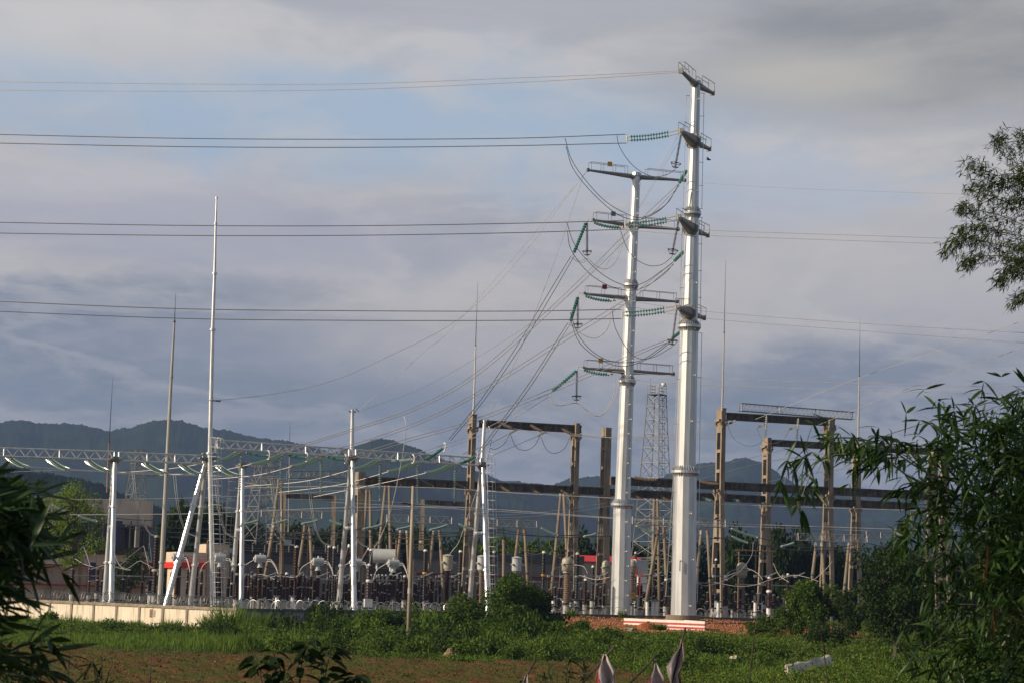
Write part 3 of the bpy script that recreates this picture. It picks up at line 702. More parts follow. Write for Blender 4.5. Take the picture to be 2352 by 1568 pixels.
# ------------------------------------------------------------------ old concrete gantries
def column(label, px, py, D, beams, w0=1.75, w1=4.0, th=.55, solid=(.66, .78), base=YARD, bracket=True, m='conc', rust=False):
    """precast Vierendeel column: two chords spread along E2, rungs between; beams = heights (world z) where a main beam rests"""
    top = P(px, py, D); x, y, zt = top; t = thing('concrete_column', label, 'gantry column', V((x, y, base)), 'precast concrete gantry columns')
    zb = beams[-1] if beams else zt - 6
    def half(z): return w0 / 2 if z >= zb - 1 else w0 / 2 + (w1 - w0) / 2 * ((zb - 1 - z) / (zb - 1 - base))
    c0 = V((x, y, 0)); ch = .36
    shaft = MB()
    for s in (-1, 1):
        zs = [zt, zb - 1, base]
        for za, zb_ in zip(zs[:-1], zs[1:]):
            a = c0 + E2 * s * (half(za) - ch / 2) + UP * za; b = c0 + E2 * s * (half(zb_) - ch / 2) + UP * zb_
            shaft.bar(a, b, ch, th, side=E2)
    shaft.build('shaft', m, t)
    z = zt - .2; first = True; rg = []
    while z > base + .8:
        rg.append(z); z -= 2.5 if z > zb else 3.1
    for z in rg:
        q = MB(); hh = .55 if first else .2; q.box(c0 + UP * (z - (hh - .2)), th / 2 - .004, half(z) - ch * .8, hh); q.build('rung', m, t); first = False
    za = base + (zb - base) * solid[1]; zc = base + (zb - base) * solid[0]
    q = MB(); q.box(c0 + UP * (za + zc) / 2, th / 2 - .006, half(za) - ch * .7, (za - zc) / 2); q.build('web_panel', m, t)
    for zz in beams:
        q = MB(); q.box(c0 + UP * (zz - .65), th / 2 - .008, half(zz) - ch * .7, .75)
        for s in (-1, 1):
            p = c0 + E2 * s * (half(zz) - .1) + UP * (zz - .3)
            q.bar(p - UP * .8, p + E1 * .42 - UP * .15, .5, .3); q.bar(p - UP * .8, p - E1 * .42 - UP * .15, .5, .3)
        q.box(c0 + UP * (zz - .22), .62, half(zz) - .15, .14); q.build('bracket', m, t)
    if rust:
        q = MB(); q.box(c0 + UP * (zt + .06), th / 2 + .03, w0 / 2 + .03, .08); q.build('head_plate', 'rust', t)
    return t
RB, RF = 280, 264
zB = P(1090, 1121, row(1090, RB)).z; zF = P(1660, 1122, row(1660, RF)).z
zB1 = P(1100, 979, row(1100, RB)).z; zF3 = P(1675, 962, row(1675, RF)).z; zB4 = P(1775, 1022, row(1775, RB)).z
column('short concrete column under the left end of the long dark beam', 828, 1083, row(828, RB), [zB], th=.9)
column('first tall concrete gantry column carrying a thin rod', 1086, 954, row(1086, RB), [zB1, zB], rust=True)
column('second tall concrete gantry column under the far end of the high beam', 1323, 972, row(1323, RB), [zB1 - .2, zB])
column('bare topped concrete column bearing a small red prohibition sign', 1393, 982, row(1393, RB), [zB], th=.8)
column('tall concrete column with red lightning rod right of the tallest tower', 1657, 940, row(1657, RF), [zF3, zF], rust=True)
column('stocky concrete gantry column with bracketed head beside the blue mountain', 1762, 1005, row(1762, RB), [zB4, zB])
column('dark tall concrete column half covered by bamboo leaves', 1905, 962, row(1905, RF), [zF3, zF])
column('slim concrete column under the pale rod behind bamboo leaves', 1968, 1022, row(1968, RB), [zB4, zB])
column('far right concrete column with two open panels', 2143, 1037, row(2143, RF), [zF])
column('rightmost pale concrete column seen through the bamboo', 2170, 1045, row(2170, RB), [zB4, zB])
def cbeam(label, x0, x1, D0, z, h=.74, w=.66, z1=None):
    a = P(x0, 1100, row(x0, D0)); b = P(x1, 1100, row(x1, D0)); a.z = z + h / 2; b.z = (z1 if z1 is not None else z) + h / 2
    t = thing('concrete_beam', label, 'gantry beam', V((a.x, a.y, z)), 'dark concrete gantry beams'); d = (b - a).normalized(); s = d.cross(UP).normalized()
    g = MB(); u = s.cross(d); l = (b - a).length; g.obox((a + b) / 2, d, s, u, l / 2, w * .30, h / 2); g.build('web', 'beamc', t)
    g = MB(); g.obox((a + b) / 2 + u * (h / 2 + .05), d, s, u, l / 2, w / 2, .11); g.build('top_flange', 'beamc', t)
    g = MB(); g.obox((a + b) / 2 - u * (h / 2 + .03), d, s, u, l / 2, w / 2, .09); g.build('bottom_flange', 'beamc', t)
    return t
cbeam('long dark beam between the short column and the sign bearing column', 840, 1384, RB, zB)
cbeam('dark beam passing low behind the towers to the slim column', 1401, 2100, RB, zB - .1)
cbeam('dark beam running from the towers to the far right column', 1402, 2160, RF, zF)
cbeam('high dark beam between the first and second tall columns', 1097, 1331, RB, zB1, .72)
cbeam('high dark beam below the steel walkway at right', 1667, 1914, RF, zF3, .66)
cbeam('dark beam from the stocky column to the far right', 1772, 2190, RB, zB4, .62)
def walkway(label, a, b, h):
    return truss(label, a, b, h, .9, 'steel_walkway', 'galvd', 'walkway', 'steel walkways on the high beams', 26, .045, .02)
Dw = row(1800, RF)
walkway('grey lattice steel walkway lying on the high right beam', P(1700, 942.5, row(1700, RF) - .4), P(1960, 963, row(1960, RF) - .4), .95)
walkway('thin lattice steel walkway on the beam behind bamboo', P(1985, 1025, row(1985, RB) - .4), P(2115, 1033, row(2115, RB) - .4), .6)

# low steel beams on tan concrete pole pairs
def tanpole(label, a, b, D, w0=6.6, w1=9.6, m='pole', long=None):
    A = P(*a, D); B = P(*b, D); dd = (B - A).normalized(); B = A + dd * ((A.z - YARD) / -dd.z); k = D / F / 2
    t = thing('concrete_pole', label, 'concrete pole', B, 'tan spun concrete poles')
    MB().tube([A, B], [w0 * k, w1 * k], 12).build('pole_shaft', m, t, smooth=True)
    MB().tube([A - dd * .1, A + dd * .35], [w0 * k * 1.15] * 2, 12).build('steel_cap', 'rust' if random.random() < .5 else 'polegrey', t)
    for q in ((.45,) if random.random() < .6 else (.35, .7)):
        c_ = A.lerp(B, q); r_ = (w0 + (w1 - w0) * q) * k * 1.12; MB().tube([c_ - dd * .1, c_ + dd * .1], [r_, r_], 12).build('steel_band', 'dark', t)
TP = [((641, 1101), (612, 1320), 290), ((647, 1106), (648, 1357), 292), ((630, 1204), (613, 1300), 268), ((701, 1204), (684, 1320), 266), ((712, 1212), (718, 1342), 268), ((843, 1126), (836, 1230), 312), ((850, 1126), (852, 1260), 312),
      ((886, 1112), (871, 1260), 302), ((894, 1112), (897, 1262), 302), ((921, 1216), (911, 1300), 262), ((935, 1219), (941, 1345), 264), ((997, 1216), (980, 1362), 260), ((1010, 1219), (1019, 1362), 262),
      ((1192, 1212), (1183, 1290), 268), ((1205, 1217), (1212, 1330), 270), ((1289, 1130), (1270, 1330), 300), ((1295, 1130), (1303, 1277), 301), ((1503, 1142), (1499, 1330), 306), ((1510, 1142), (1514, 1330), 306),
      ((1513, 1212), (1484, 1384), 248), ((1525, 1212), (1534, 1400), 249), ((1611, 1219), (1592, 1409), 250), ((1625, 1219), (1636, 1409), 251), ((1875, 1246), (1864, 1340), 268), ((1888, 1246), (1893, 1340), 269), ((1950, 1246), (1942, 1330), 268), ((2050, 1240), (2042, 1330), 280), ((1157, 1240), (1157, 1310), 300)]
for (a, b, D), w in zip(TP, where([a[0] for a, b, D in TP])):
    tanpole(f'tan concrete pole leaning slightly, {w}', a, b, D)
def lowbeam(label, a, b, D0, h=.85):
    A = P(*a, D0 - .5); B = P(*b, D0 + .5); B.z = A.z = (A.z + B.z) / 2
    t = truss(label, A, B, h, .8, 'bus_beam', 'galvd', 'truss', 'low steel lattice beams on tan poles', None, .05, .026)
    return t
lowbeam('rusty low lattice beam right of the silver A-frame behind the ladder', (600, 1189), (739, 1188), 264)
lowbeam('low lattice beam with yellow end behind the bare utility pole', (888, 1200), (1037, 1200), 260)
lowbeam('low lattice beam right of the caged ladder A-frame', (1096, 1208), (1232, 1209), 268)
lowbeam('low lattice beam passing behind the two white towers', (1452, 1205), (1665, 1208), 248)
lowbeam('low lattice beam with yellow end near the leafy tree', (1832, 1241), (1990, 1243), 268)
lowbeam('low lattice beam partly hidden by the bamboo at right', (1988, 1235), (2086, 1237), 278)
truss('dull lattice beam behind the middle silver beam', P(662, 1097, 300), P(797, 1097, 306), .95, .8, 'bus_beam', 'galvd', 'truss', 'low steel lattice beams on tan poles', None, .05, .026)
def smallgantry(label, x0, y0, x1, y1, D):
    a = P(x0, y0, D); b = P(x1, y1, D + 2); t = thing('small_gantry', label, 'gantry', V((a.x, a.y, YARD)), 'small far concrete gantries')
    MB().bar(a, b, .5, .7).build('beam', 'beamc', t)
    for p in (a, b):
        g = MB()
        for s in (-.5, .5): g.bar(p + E2 * s + UP * .4, V((p.x, p.y, YARD)) + E2 * s * 2.4, .28, .35)
        for q in (.15, .4, .65): g.box(V((p.x, p.y, YARD + (p.z - YARD) * q)), .14, 1.1 - .6 * q, .15)
        g.build('column', 'conc', t)
smallgantry('small brown concrete gantry left of the stub post A-frame', 653, 1137, 768, 1143, 320)
smallgantry('small concrete gantry behind the bare utility pole', 971, 1152, 1074, 1157, 330)

# ------------------------------------------------------------------ distant lattice towers
def lattice_tower(label, legs, D, m, rc, rd, levels, extra=None, cat='lattice tower', nm='lattice_tower', rot=None, topw=None, botw=None, top=None):
    zt = P(*top, D).z; c0 = P(*top, D); t = thing(nm, label, cat, V((c0.x, c0.y, 0)), None)
    ax, ay = rot
    def corner(z, i):
        q = max(0, (zt - z) / zt); w = topw + (botw - topw) * q ** 1.15
        s = ((1, 1), (-1, 1), (-1, -1), (1, -1))[i]; return V((c0.x, c0.y, z)) + ax * s[0] * w / 2 + ay * s[1] * w / 2
    zs = [zt * (1 - (i / levels) ** 1.1) for i in range(levels + 1)]
    for i in range(4):
        g = MB(); g.tube([corner(z, i) for z in zs], rc, 5); g.build('leg', m, t)
    g = MB()
    for a, b in zip(zs[:-1], zs[1:]):
        for i in range(4):
            j = (i + 1) % 4; g.cyl(corner(a, i), corner(b, j), rd, n=4); g.cyl(corner(a, j), corner(b, i), rd, n=4)
            g.cyl(corner(a, i), corner(a, j), rd, n=4)
    g.build('bracing', m, t)
    return t, corner, zt, c0
R45 = (V((math.cos(.95), math.sin(.95), 0)), V((-math.sin(.95), math.cos(.95), 0)))
tt_, cn, zt, c0 = lattice_tower('slender grey telecom lattice tower with a railed top platform between the white towers', None, 345, 'galvd', .085, .04, 15, rot=R45, topw=2.15, botw=6.3, top=(1509, 906))
g = MB()
for zz in (0, .5, 1.0, 1.5):
    for i in range(4): g.cyl(cn(zt, i) + UP * zz, cn(zt, (i + 1) % 4) + UP * zz, .04, n=4)
for i in range(4):
    for q in (0, .33, .66): p = cn(zt, i).lerp(cn(zt, (i + 1) % 4), q); g.cyl(p, p + UP * 1.55, .035, n=4)
g.build('railing', 'galvd', tt_); MB().obox(V((c0.x, c0.y, zt)), R45[0], R45[1], UP, 1.15, 1.15, .06).build('platform', 'dark', tt_)
MB().cyl(P(1524.5, 886, 345), P(1524.5, 879, 345), .38, n=12).build('antenna', 'white', tt_); MB().cyl(P(1524, 906, 345), P(1524.3, 884, 345), .06, n=5).build('antenna_mast', 'galvd', tt_)
MB().cyl(P(1494, 890, 345), P(1494.5, 868, 345), .03, n=4).build('spike', 'galvd', tt_)
vladder(tt_, V((c0.x + .6, c0.y - .2, zt)), V((c0.x + 1.2, c0.y - .4, 1)), .6, 'dark')
RY = (E1, E2)
def pylon(label, top, D, tw, bw, arms, lv=9):
    t, cn, zt, c0 = lattice_tower(label, None, D, 'galvd', .10, .055, lv, rot=(V((.8, .6, 0)), V((-.6, .8, 0))), topw=tw, botw=bw, top=top, cat='pylon', nm='lattice_pylon')
    for dz, l in arms:
        g = MB(); z = zt - dz
        for s in (-1, 1):
            tip = V((c0.x, c0.y, z)) + E1 * s * l
            for i in range(4): g.cyl(cn(z + (.9 if i % 2 else -.4), i), tip, .06, n=4)
            for q in (.3, .6): g.cyl(cn(z + .9, 1).lerp(tip, q), cn(z - .4, 2).lerp(tip, q), .04, n=4); g.cyl(cn(z + .9, 3).lerp(tip, q), cn(z - .4, 0).lerp(tip, q), .04, n=4)
        g.build('cross_arm', 'galvd', t)
    return t
pylon('lattice power pylon behind the middle silver beam', (608, 1060), 345, 2.0, 7.5, [(.6, 5), (3.4, 3)])
pylon('far dull lattice pylon left of the slim grey mast', (317, 1034), 480, 1.6, 8, [(.6, 4.5), (5.2, 6)])

# ------------------------------------------------------------------ buildings
def wbox(name, m, root, x0, x1, y0, y1, D, depth=10, dD=0, along=E1):
    """block whose lit front runs along the yard from pixel x0 to x1, pixel heights y0 (top) to y1 at its left end"""
    a = P(x0, y0, D + dD); zb = P(x0, y1, D + dD).z if y1 is not None else 0; b = P(x1, y0, row(x1, D / 1.0) if False else D + dD)
    l = (V((b.x, b.y, 0)) - V((a.x, a.y, 0))).length / .951 * .93
    g = MB(); c_ = V((a.x, a.y, (a.z + zb) / 2)) + E1 * l / 2 + E2 * depth / 2
    g.box(c_, l / 2, depth / 2, (a.z - zb) / 2); return g.build(name, m, root)
cb = thing('control_building', 'taupe control building with red trim behind the leftmost silver A-frame', 'building', P(200, 1340, 292))
wbox('lower_storey', 'taupe', cb, -220, 352, 1240, 1420, 292, 14, 2.4)
wbox('window_band', 'glass', cb, 60, 350, 1194, 1256, 292, 12, 3.4)
wbox('parapet', 'taupe', cb, -220, 366, 1126, 1189, 292, 16, -.2)
wbox('roof_trim', 'dred', cb, -220, 365, 1188.5, 1192, 292, 16, -.1)
wbox('balcony', 'taupe', cb, -220, 355, 1257, 1283, 292, 15, -.15)
wbox('balcony_trim', 'dred', cb, -220, 355, 1282.5, 1286, 292, 15, -.1)
wbox('lower_trim', 'dred', cb, -220, 352, 1330, 1334, 292, 15, .5)
for x in (205, 238, 268, 300, 330):
    wbox('blue_panel' if x in (205, 268) else 'window', 'blue' if x in (205, 268) else 'glass', cb, x, x + (16 if x in (205, 268) else 26), 1290, 1330, 292, 1, 2.0)
    wbox('blue_panel' if x in (205, 268) else 'mullion', 'blue' if x in (205, 268) else 'dark', cb, x, x + (14 if x in (205, 268) else 3), 1195, 1256, 292, 1, 3.0)
wbox('sunshade', 'gfac', cb, 290, 345, 1203, 1207, 292, .5, 2.4)
wbox('pier', 'gfac', cb, 313, 322, 1206, 1256, 292, 1, 2.2)
bl = thing('office_block', 'cream office block with red band behind the slim mast', 'building', P(450, 1340, 282))
wbox('upper_wall', 'cfac', bl, 405, 478, 1266, 1290, 282, 8, .5); wbox('red_band', 'red', bl, 402, 478, 1289.5, 1303, 282, 8.5, -.3); wbox('wall', 'cfac', bl, 408, 476, 1302.5, 1400, 282, 8, .1)
wbox('window', 'glass', bl, 440, 448, 1306, 1345, 282, .5, -.05)
for y in (1271, 1278): wbox('railing', 'white', bl, 403, 472, y, y + 1.6, 282, .2, -.4)
wbox('tall_block', 'cfac', bl, 474, 530, 1248, 1400, 290, 9, 0)
wh = thing('grey_warehouse', 'long grey shed with slatted high windows behind the current transformers', 'building', P(700, 1340, 305))
wbox('wall', 'gfac', wh, 482, 948, 1287, 1420, 305, 20, 0); wbox('fascia', 'droof', wh, 476, 952, 1266, 1288, 305, 20.2, -.2); wbox('window_band', 'glass', wh, 540, 948, 1250, 1268, 305, 18, .8); wbox('roof', 'dark', wh, 472, 960, 1244, 1250.5, 305, 21, -.8)
for y in (1255, 1261): wbox('louvre', 'gfac', wh, 540, 948, y, y + 1.6, 305, .2, .6)
for x in range(552, 940, 28): wbox('window_post', 'gfac', wh, x, x + 3, 1250, 1267, 305, .2, .5)
wbox('red_line', 'dred', wh, 575, 640, 1302, 1304.5, 305, .3, -.2); wbox('rooftop_box', 'grey', wh, 649, 671, 1238, 1251, 304, 1.5, -.6)
ls = thing('long_shed', 'low shed with slate blue roof behind the beige transformers', 'building', P(1150, 1340, 312))
wbox('wall', 'gfac', ls, 950, 1372, 1279, 1420, 312, 16, 0); wbox('roof', 'droof', ls, 944, 1378, 1262, 1280, 312, 17, -.5); wbox('red_line', 'dred', ls, 955, 1372, 1314, 1317, 312, .3, -.2)
rr_ = thing('red_roofed_hut', 'cream hut with bright red roof between gantry columns', 'building', P(1400, 1330, 330))
wbox('wall', 'cfac', rr_, 1336, 1492, 1286, 1420, 330, 6, 0); a = P(1332, 1287.5, 329.6); b = a + E1 * (164 * 330 / F); g = MB(); rz = P(1332, 1273.5, 333).z - a.z
g.add([a, b, b + E2 * 7.4, a + E2 * 7.4, a + E2 * 3.4 + UP * rz, b + E2 * 3.4 + UP * rz, a - UP * .12, b - UP * .12], [(0, 1, 5, 4), (4, 5, 2, 3), (0, 4, 3), (1, 2, 5), (6, 7, 1, 0), (3, 2, 1, 0)])
g.build('roof', 'red', rr_)
# ------------------------------------------------------------------ switchyard equipment
def vert(px, yt, yb, D):
    a = P(px, yt, D); b = P(px, yb, D); return a, V((a.x, a.y, b.z))
def pedestal(t, foot, w=.28, m='polegrey', nm='pedestal'):
    z = foot.z
    if z > YARD + .1:
        g = MB(); g.tube([V((foot.x, foot.y, YARD)), V((foot.x, foot.y, z - .06))], [w, w], 10); g.build(nm, m, t, smooth=False)
        g = MB(); g.box(foot - UP * .05, w * 1.5, w * 1.3, .05); g.build('base_plate', 'dark', t)
# T-shaped current transformers with a drum head
CT = [(409, 1279, 236, 'grey'), (506, 1280, 237, 'grey'), (598, 1282, 238, 'grey'), (731, 1289, 240, 'grey'), (818, 1291, 241, 'grey'), (904, 1293, 242, 'grey')]
for (px, py, D, m), w in zip(CT, where([c[0] for c in CT])):
    c_ = P(px, py, D); k = D / F; foot = P(px, 1370, D); foot = V((c_.x, c_.y, foot.z))
    t = thing('current_transformer', f'grey drum headed current transformer on brown column, {w}', 'transformer', V((c_.x, c_.y, YARD)), 'drum headed current transformers')
    ax = E1; g = MB(); r = 9.0 * k; hl = 11.5 * k
    g.tube([c_ - ax * (hl + .04), c_ - ax * hl, c_ + ax * hl, c_ + ax * (hl + .05)], [r * .93, r, r, r * .95], 20); g.build('tank', m, t)
    g = MB(); g.tube([c_ + ax * hl * 1.02, c_ + ax * (hl + .34), c_ + ax * (hl + .40)], [r * .62, r * .58, r * .3], 14); g.cyl(c_ + ax * (hl + .38), c_ + ax * (hl + .62), .08, n=8); g.build('end_cap', 'galvd', t)
    MB().cyl(c_ - ax * (hl + .2), c_ - ax * hl, r * .4, n=10).build('terminal', 'white', t); MB().cyl(c_ + UP * r * .95, c_ + UP * (r + .2), .09, n=8).build('relief_cap', 'white', t); MB().cyl(c_ + UP * r * .95 + ax * .3, c_ + UP * (r + .14) + ax * .3, .06, n=8).build('relief_cap', 'white', t)
    g = MB(); nk = c_ - UP * (r + .55); g.tube([c_ - UP * r * .7, nk + UP * .2, nk + UP * .1, nk], [r * .5, r * .55, r * .75, r * .75], 14); g.build('neck', m, t)
    g = MB(); g.sheds(nk, foot, 6.6 * k, .14, 12, .8, .86); g.build('porcelain_column', 'brown', t)
    pedestal(t, foot, .34)
# cylinder headed current transformers
CY = [(1029, 1273, 1305, 232, 'beige', 'flat lidded beige', 12.5, 'brown', 6), (1107, 1275, 1307, 240, 'grey', 'flat lidded grey', 11, 'ribbrown', 6), (1187.5, 1278, 1310, 246, 'grey', 'flat lidded bluish grey', 12, 'ribbrown', 6),
      (1304, 1278, 1310, 238, 'beige', 'dome topped olive beige', 13, 'ribbrown', 9), (1392, 1286, 1316, 262, 'beige', 'far dome topped beige', 9, 'ribbrown', 6), (1452, 1284, 1316, 246, 'beige', 'dome topped beige', 10.5, 'ribbrown', 8), (1704, 1291, 1322, 252, 'beige', 'dome topped pale beige', 12.5, 'ribbrown', 8)]
for (px, y0, y1, D, m, ds, hw, mc, cw), w in zip(CY, where([c[0] for c in CY])):
    k = D / F; a, b = vert(px, y0, y1, D); foot = V((a.x, a.y, P(px, 1385, D).z)); w = w.split(' right of')[1]
    t = thing('current_transformer', f'{ds} cylinder headed current transformer right of{w}', 'transformer', V((a.x, a.y, YARD)), 'cylinder headed current transformers')
    g = MB(); r = hw * k
    if 'dome' in ds: g.tube([a, a - UP * .06, a - UP * .2, a - UP * .42, b, b - UP * .01], [r * .3, r * .6, r * .86, r, r, r * .9], 18)
    else: g.tube([a - UP * .1, b, b - UP * .01], [r * .93, r * .93, r * .8], 18)
    g.build('tank', m, t, smooth='dome' in ds)
    if 'dome' in ds:
        g = MB(); z = a.lerp(b, .52); g.tube([z + UP * .04, z - UP * .04], [r * 1.04] * 2, 18); g.build('seam_ring', 'dark', t)
    else:
        g = MB(); g.tube([a + UP * .08, a - UP * .02, a - UP * .12], [.1, r * .8, r * 1.12], 18); g.build('lid', m, t)
    for s in (-1, 1):
        c_ = a.lerp(b, .55) + (E1 * s - E2 * .55).normalized() * r * .96; d = (E1 * s - E2 * .55).normalized()
        g = MB(); g.cyl(c_, c_ + d * .2, .13, n=10); g.cyl(c_ + d * .2, c_ + d * .4, .06, n=6); g.build('terminal', 'grey', t)
    g = MB(); g.tube([b, b - UP * .2], [r * .75, cw * k * 1.25], 14); g.build('collar', 'white' if mc == 'brown' else 'galvd', t)
    g = MB(); g.sheds(b - UP * .2, foot, cw * k, .2, 14, .72, .95); g.build('porcelain_column', mc, t)
    pedestal(t, foot, .34)
# tall dark arresters and bushings: (x, top y, bottom y, D, half width, material, description, accent)
AR = [(360.5, 1231, 1362, 226, 6.8, 'brown', 'tall brown arrester', 'cream'), (548, 1237, 1372, 228, 6.4, 'brown', 'tall brown arrester', 'cream'), (681.5, 1254, 1322, 234, 5.6, 'brown', 'brown bushing', None),
      (756, 1254, 1300, 262, 5, 'maroon', 'maroon bushing', None), (768, 1256, 1318, 236, 5.0, 'black', 'black bushing', None), (852.5, 1262, 1318, 246, 5, 'black', 'black bushing', None),
      (848, 1296, 1374, 224, 5.2, 'maroon', 'maroon arrester with white collars', 'white'), (977.5, 1263, 1316, 246, 5.8, 'black', 'black bushing', 'yellow'), (1058, 1265, 1317, 250, 5.4, 'black', 'black bushing', 'green'),
      (1135, 1266, 1322, 254, 4.4, 'black', 'black bushing', None), (1249.5, 1267, 1320, 232, 5.4, 'black', 'black bushing', 'yellow'), (1326.5, 1270, 1324, 242, 5.4, 'black', 'black bushing', 'green'),
      (1362, 1300, 1345, 256, 4, 'black', 'short black bushing', None), (1767, 1326, 1392, 236, 5.2, 'maroon', 'maroon arrester with white collar', 'white'), (1460, 1268, 1300, 276, 3.6, 'maroon', 'maroon bushing', 'white'), (1645, 1284, 1345, 256, 4, 'black', 'black bushing', 'white'), (1810, 1318, 1375, 248, 4.2, 'brown', 'brown bushing', None)] + [(x, a, b, 238, 4.8, 'brown', 'stout dark brown column', None) for x, a, b in ((413, 1290, 1366), (453, 1292, 1370), (565, 1322, 1372), (586, 1318, 1372), (659, 1316, 1376), (700, 1322, 1376), (771, 1322, 1372), (898, 1318, 1374), (930, 1322, 1374), (1345, 1330, 1384), (1530, 1330, 1388), (1668, 1330, 1388))]
for (px, y0, y1, D, hw, m, ds, ac), w in zip(AR, where([c[0] for c in AR])):
    k = D / F; a, b = vert(px, y0, y1, D); t = thing('surge_arrester', f'{ds}, {w}', 'bushing', V((a.x, a.y, YARD)), 'dark arresters and bushings')
    r = hw * k
    if ds.startswith('tall') or 'collar' in ds:
        md = a.lerp(b, .48 if ds.startswith('maroon') else .6)
        MB().sheds(a - UP * .1, md + UP * .12, r, .15, 12, .8, .86).build('housing', m, t); MB().sheds(md - UP * .12, b, r * (.78 if ds.startswith('tall') else 1), .15, 12, .8, .86).build('housing', m, t)
        MB().tube([md + UP * .16, md + UP * .05, md - UP * .05, md - UP * .16], [r * .9, r * 1.25, r * 1.25, r * .9], 14).build('collar', 'white' if ac == 'white' else 'beige', t)
    else: MB().sheds(a - UP * .1, b, r, .15, 12, .8, .86).build('housing', m, t)
    MB().tube([a + UP * .12, a, a - UP * .14], [r * .5, r * .85, r * .8], 12).build('cap', 'beige' if ac == 'cream' else 'white', t)
    if ac in ('yellow', 'green'):
        MB().tube([b + UP * .15, b + UP * .02, b - UP * .12], [r * .8, r * 1.1, r * .7], 12).build('phase_band', 'yellow' if ac == 'yellow' else 'ggreen', t)
    if px == 848:
        g = MB(); c_ = V((b.x, b.y, 0)); z = P(px, 1394, D).z; g.box(V((b.x, b.y, (b.z + z) / 2)), .42, .38, (b.z - z) / 2 - .02); g.build('pedestal_box', 'white', t); pedestal(t, V((b.x, b.y, z)), .3)
    else: 
        if y1 < 1350:
            lower = V((b.x, b.y, P(px, 1376, D).z)); MB().sheds(b - UP * .15, lower, r * .72, .15, 10, .8, .86).build('housing', m, t); b = lower
        pedestal(t, b, .26, 'white' if ac == 'white' else 'polegrey')
for (a, b, D), w in zip((((801, 1256), (789, 1302), 250), ((846, 1262), (828, 1292), 252)), ('behind the stub post A-frame', 'before the big conservator tank')):
    A = P(*a, D); B = P(*b, D); t = thing('slanted_bushing', f'maroon slanted bushing {w}', 'bushing', B)
    MB().sheds(A, B, 5 * D / F, .15, 12, .8, .86).build('housing', 'maroon', t); MB().cyl(A + (A - B).normalized() * .35, A, .16, n=10).build('cap', 'white', t); MB().cyl(B, V((B.x + .2, B.y + .6, YARD)), .12, n=8).build('support', 'dark', t)
# power transformer with a big conservator
D = 258; t = thing('power_transformer', 'power transformer with a big pale grey conservator drum behind the stub post A-frame', 'transformer', P(885, 1370, D))
c_ = P(882, 1276, D); r = 16.5 * D / F; A = c_ - E1 * 1.55 + E2 * .6; B = c_ + E1 * 1.35 - E2 * .55; dx = (B - A).normalized()
MB().tube([A, A + dx * .02, B - dx * .02, B], [r * .97, r, r, r * .97], 28).build('conservator', 'grey', t)
MB().tube([B, B + dx * .05], [r * .62] * 2, 20).build('end_cover', 'grey', t)
g = MB(); g.obox(P(866, 1272, D) - E2 * .9, E1, E2, UP, .9, .03, .85); 
g = MB(); g.box(V((c_.x + .3, c_.y + 1.5, (P(882, 1305, D).z + YARD) / 2)), 2.2, 1.1, (P(882, 1305, D).z - YARD) / 2); g.build('tank', 'dark', t)
for s in (-1, 1): MB().cyl(c_ + dx * s * .8 - UP * r * .8, V((c_.x, c_.y, P(882, 1310, D).z)) + dx * s * .8, .12, n=8).build('support', 'white', t)
for i in range(9): MB().box(V((c_.x + .3, c_.y + .2, (P(882, 1318, D).z + YARD) / 2)) + E1 * (i - 4) * .45, .06, .35, (P(882, 1318, D).z - YARD) / 2).build('radiator_fin', 'grey', t)
D = 270; t = thing('station_transformer', 'pale blue grey tank box right of the shorter white tower', 'transformer', P(1482, 1370, D))
MB().box(P(1476, 1301, D) + E2 * .8, .8, .7, .9).build('tank', 'grey', t); MB().box(P(1476, 1285, D) + E2 * .8, .9, .8, .05).build('lid', 'white', t); MB().box(V((P(1476, 1301, D).x, P(1476, 1301, D).y + .8, 1.8)), .65, .5, 1.2).build('stand', 'galvd', t)
q = P(1474, 1340, D); MB().box(q, .55, .25, .9).build('cabinet', 'white', t)
D = 255; q = P(1471, 1340, D - 4); t = thing('fire_hydrant_frame', 'thin red pipe stand between the two white towers', 'pipe stand', V((q.x, q.y, YARD)))
g = MB(); g.cyl(P(1471, 1312, D - 4), V((q.x, q.y, YARD)), .06, n=6); g.cyl(P(1462, 1320, D - 4), P(1482, 1321, D - 4), .05, n=6); g.build('pipe', 'red', t); MB().cyl(P(1462, 1300, D - 4), P(1462, 1322, D - 4), .16, n=8).build('cylinder', 'red', t)
# post insulators carrying the low pipes
def post_proto(nm, h, r, ped, m='brown'):
    t = thing(nm, 'brown porcelain post insulator', 'insulator', V((0, -400, YARD)), 'brown post insulators')
    z0 = YARD + ped; o = V((0, -400, 0))
    MB().sheds(o + UP * (z0 + h), o + UP * (z0 + h * .54), r * .92, .15, 10, .78, .9).build('upper_porcelain', m, t); MB().sheds(o + UP * (z0 + h * .5), o + UP * z0, r, .15, 10, .78, .9).build('lower_porcelain', m, t)
    MB().cyl(o + UP * (z0 + h * .505), o + UP * (z0 + h * .535), r * .8, n=10).build('collar', 'polegrey', t)
    g = MB(); g.box(o + UP * (z0 + h + .05), r * .7, r * .7, .06); g.cyl(o + UP * (z0 + h + .1), o + UP * (z0 + h + .2), r * .35, n=6); g.build('cap', 'galvd', t)
    g = MB(); g.box(o + UP * (z0 - .06), r * 1.8, r * 1.4, .05); g.build('base_plate', 'dark', t)
    g = MB(); g.tube([o + UP * YARD, o + UP * (z0 - .11)], [r * 1.25, r * 1.2], 8); g.build('pedestal', 'polegrey', t)
    return t
PR = [post_proto('post_insulator', 2.35, .18, 2.75), post_proto('post_insulator', 2.5, .155, 2.65, 'brown'), post_proto('post_insulator', 2.3, .225, 2.8)]
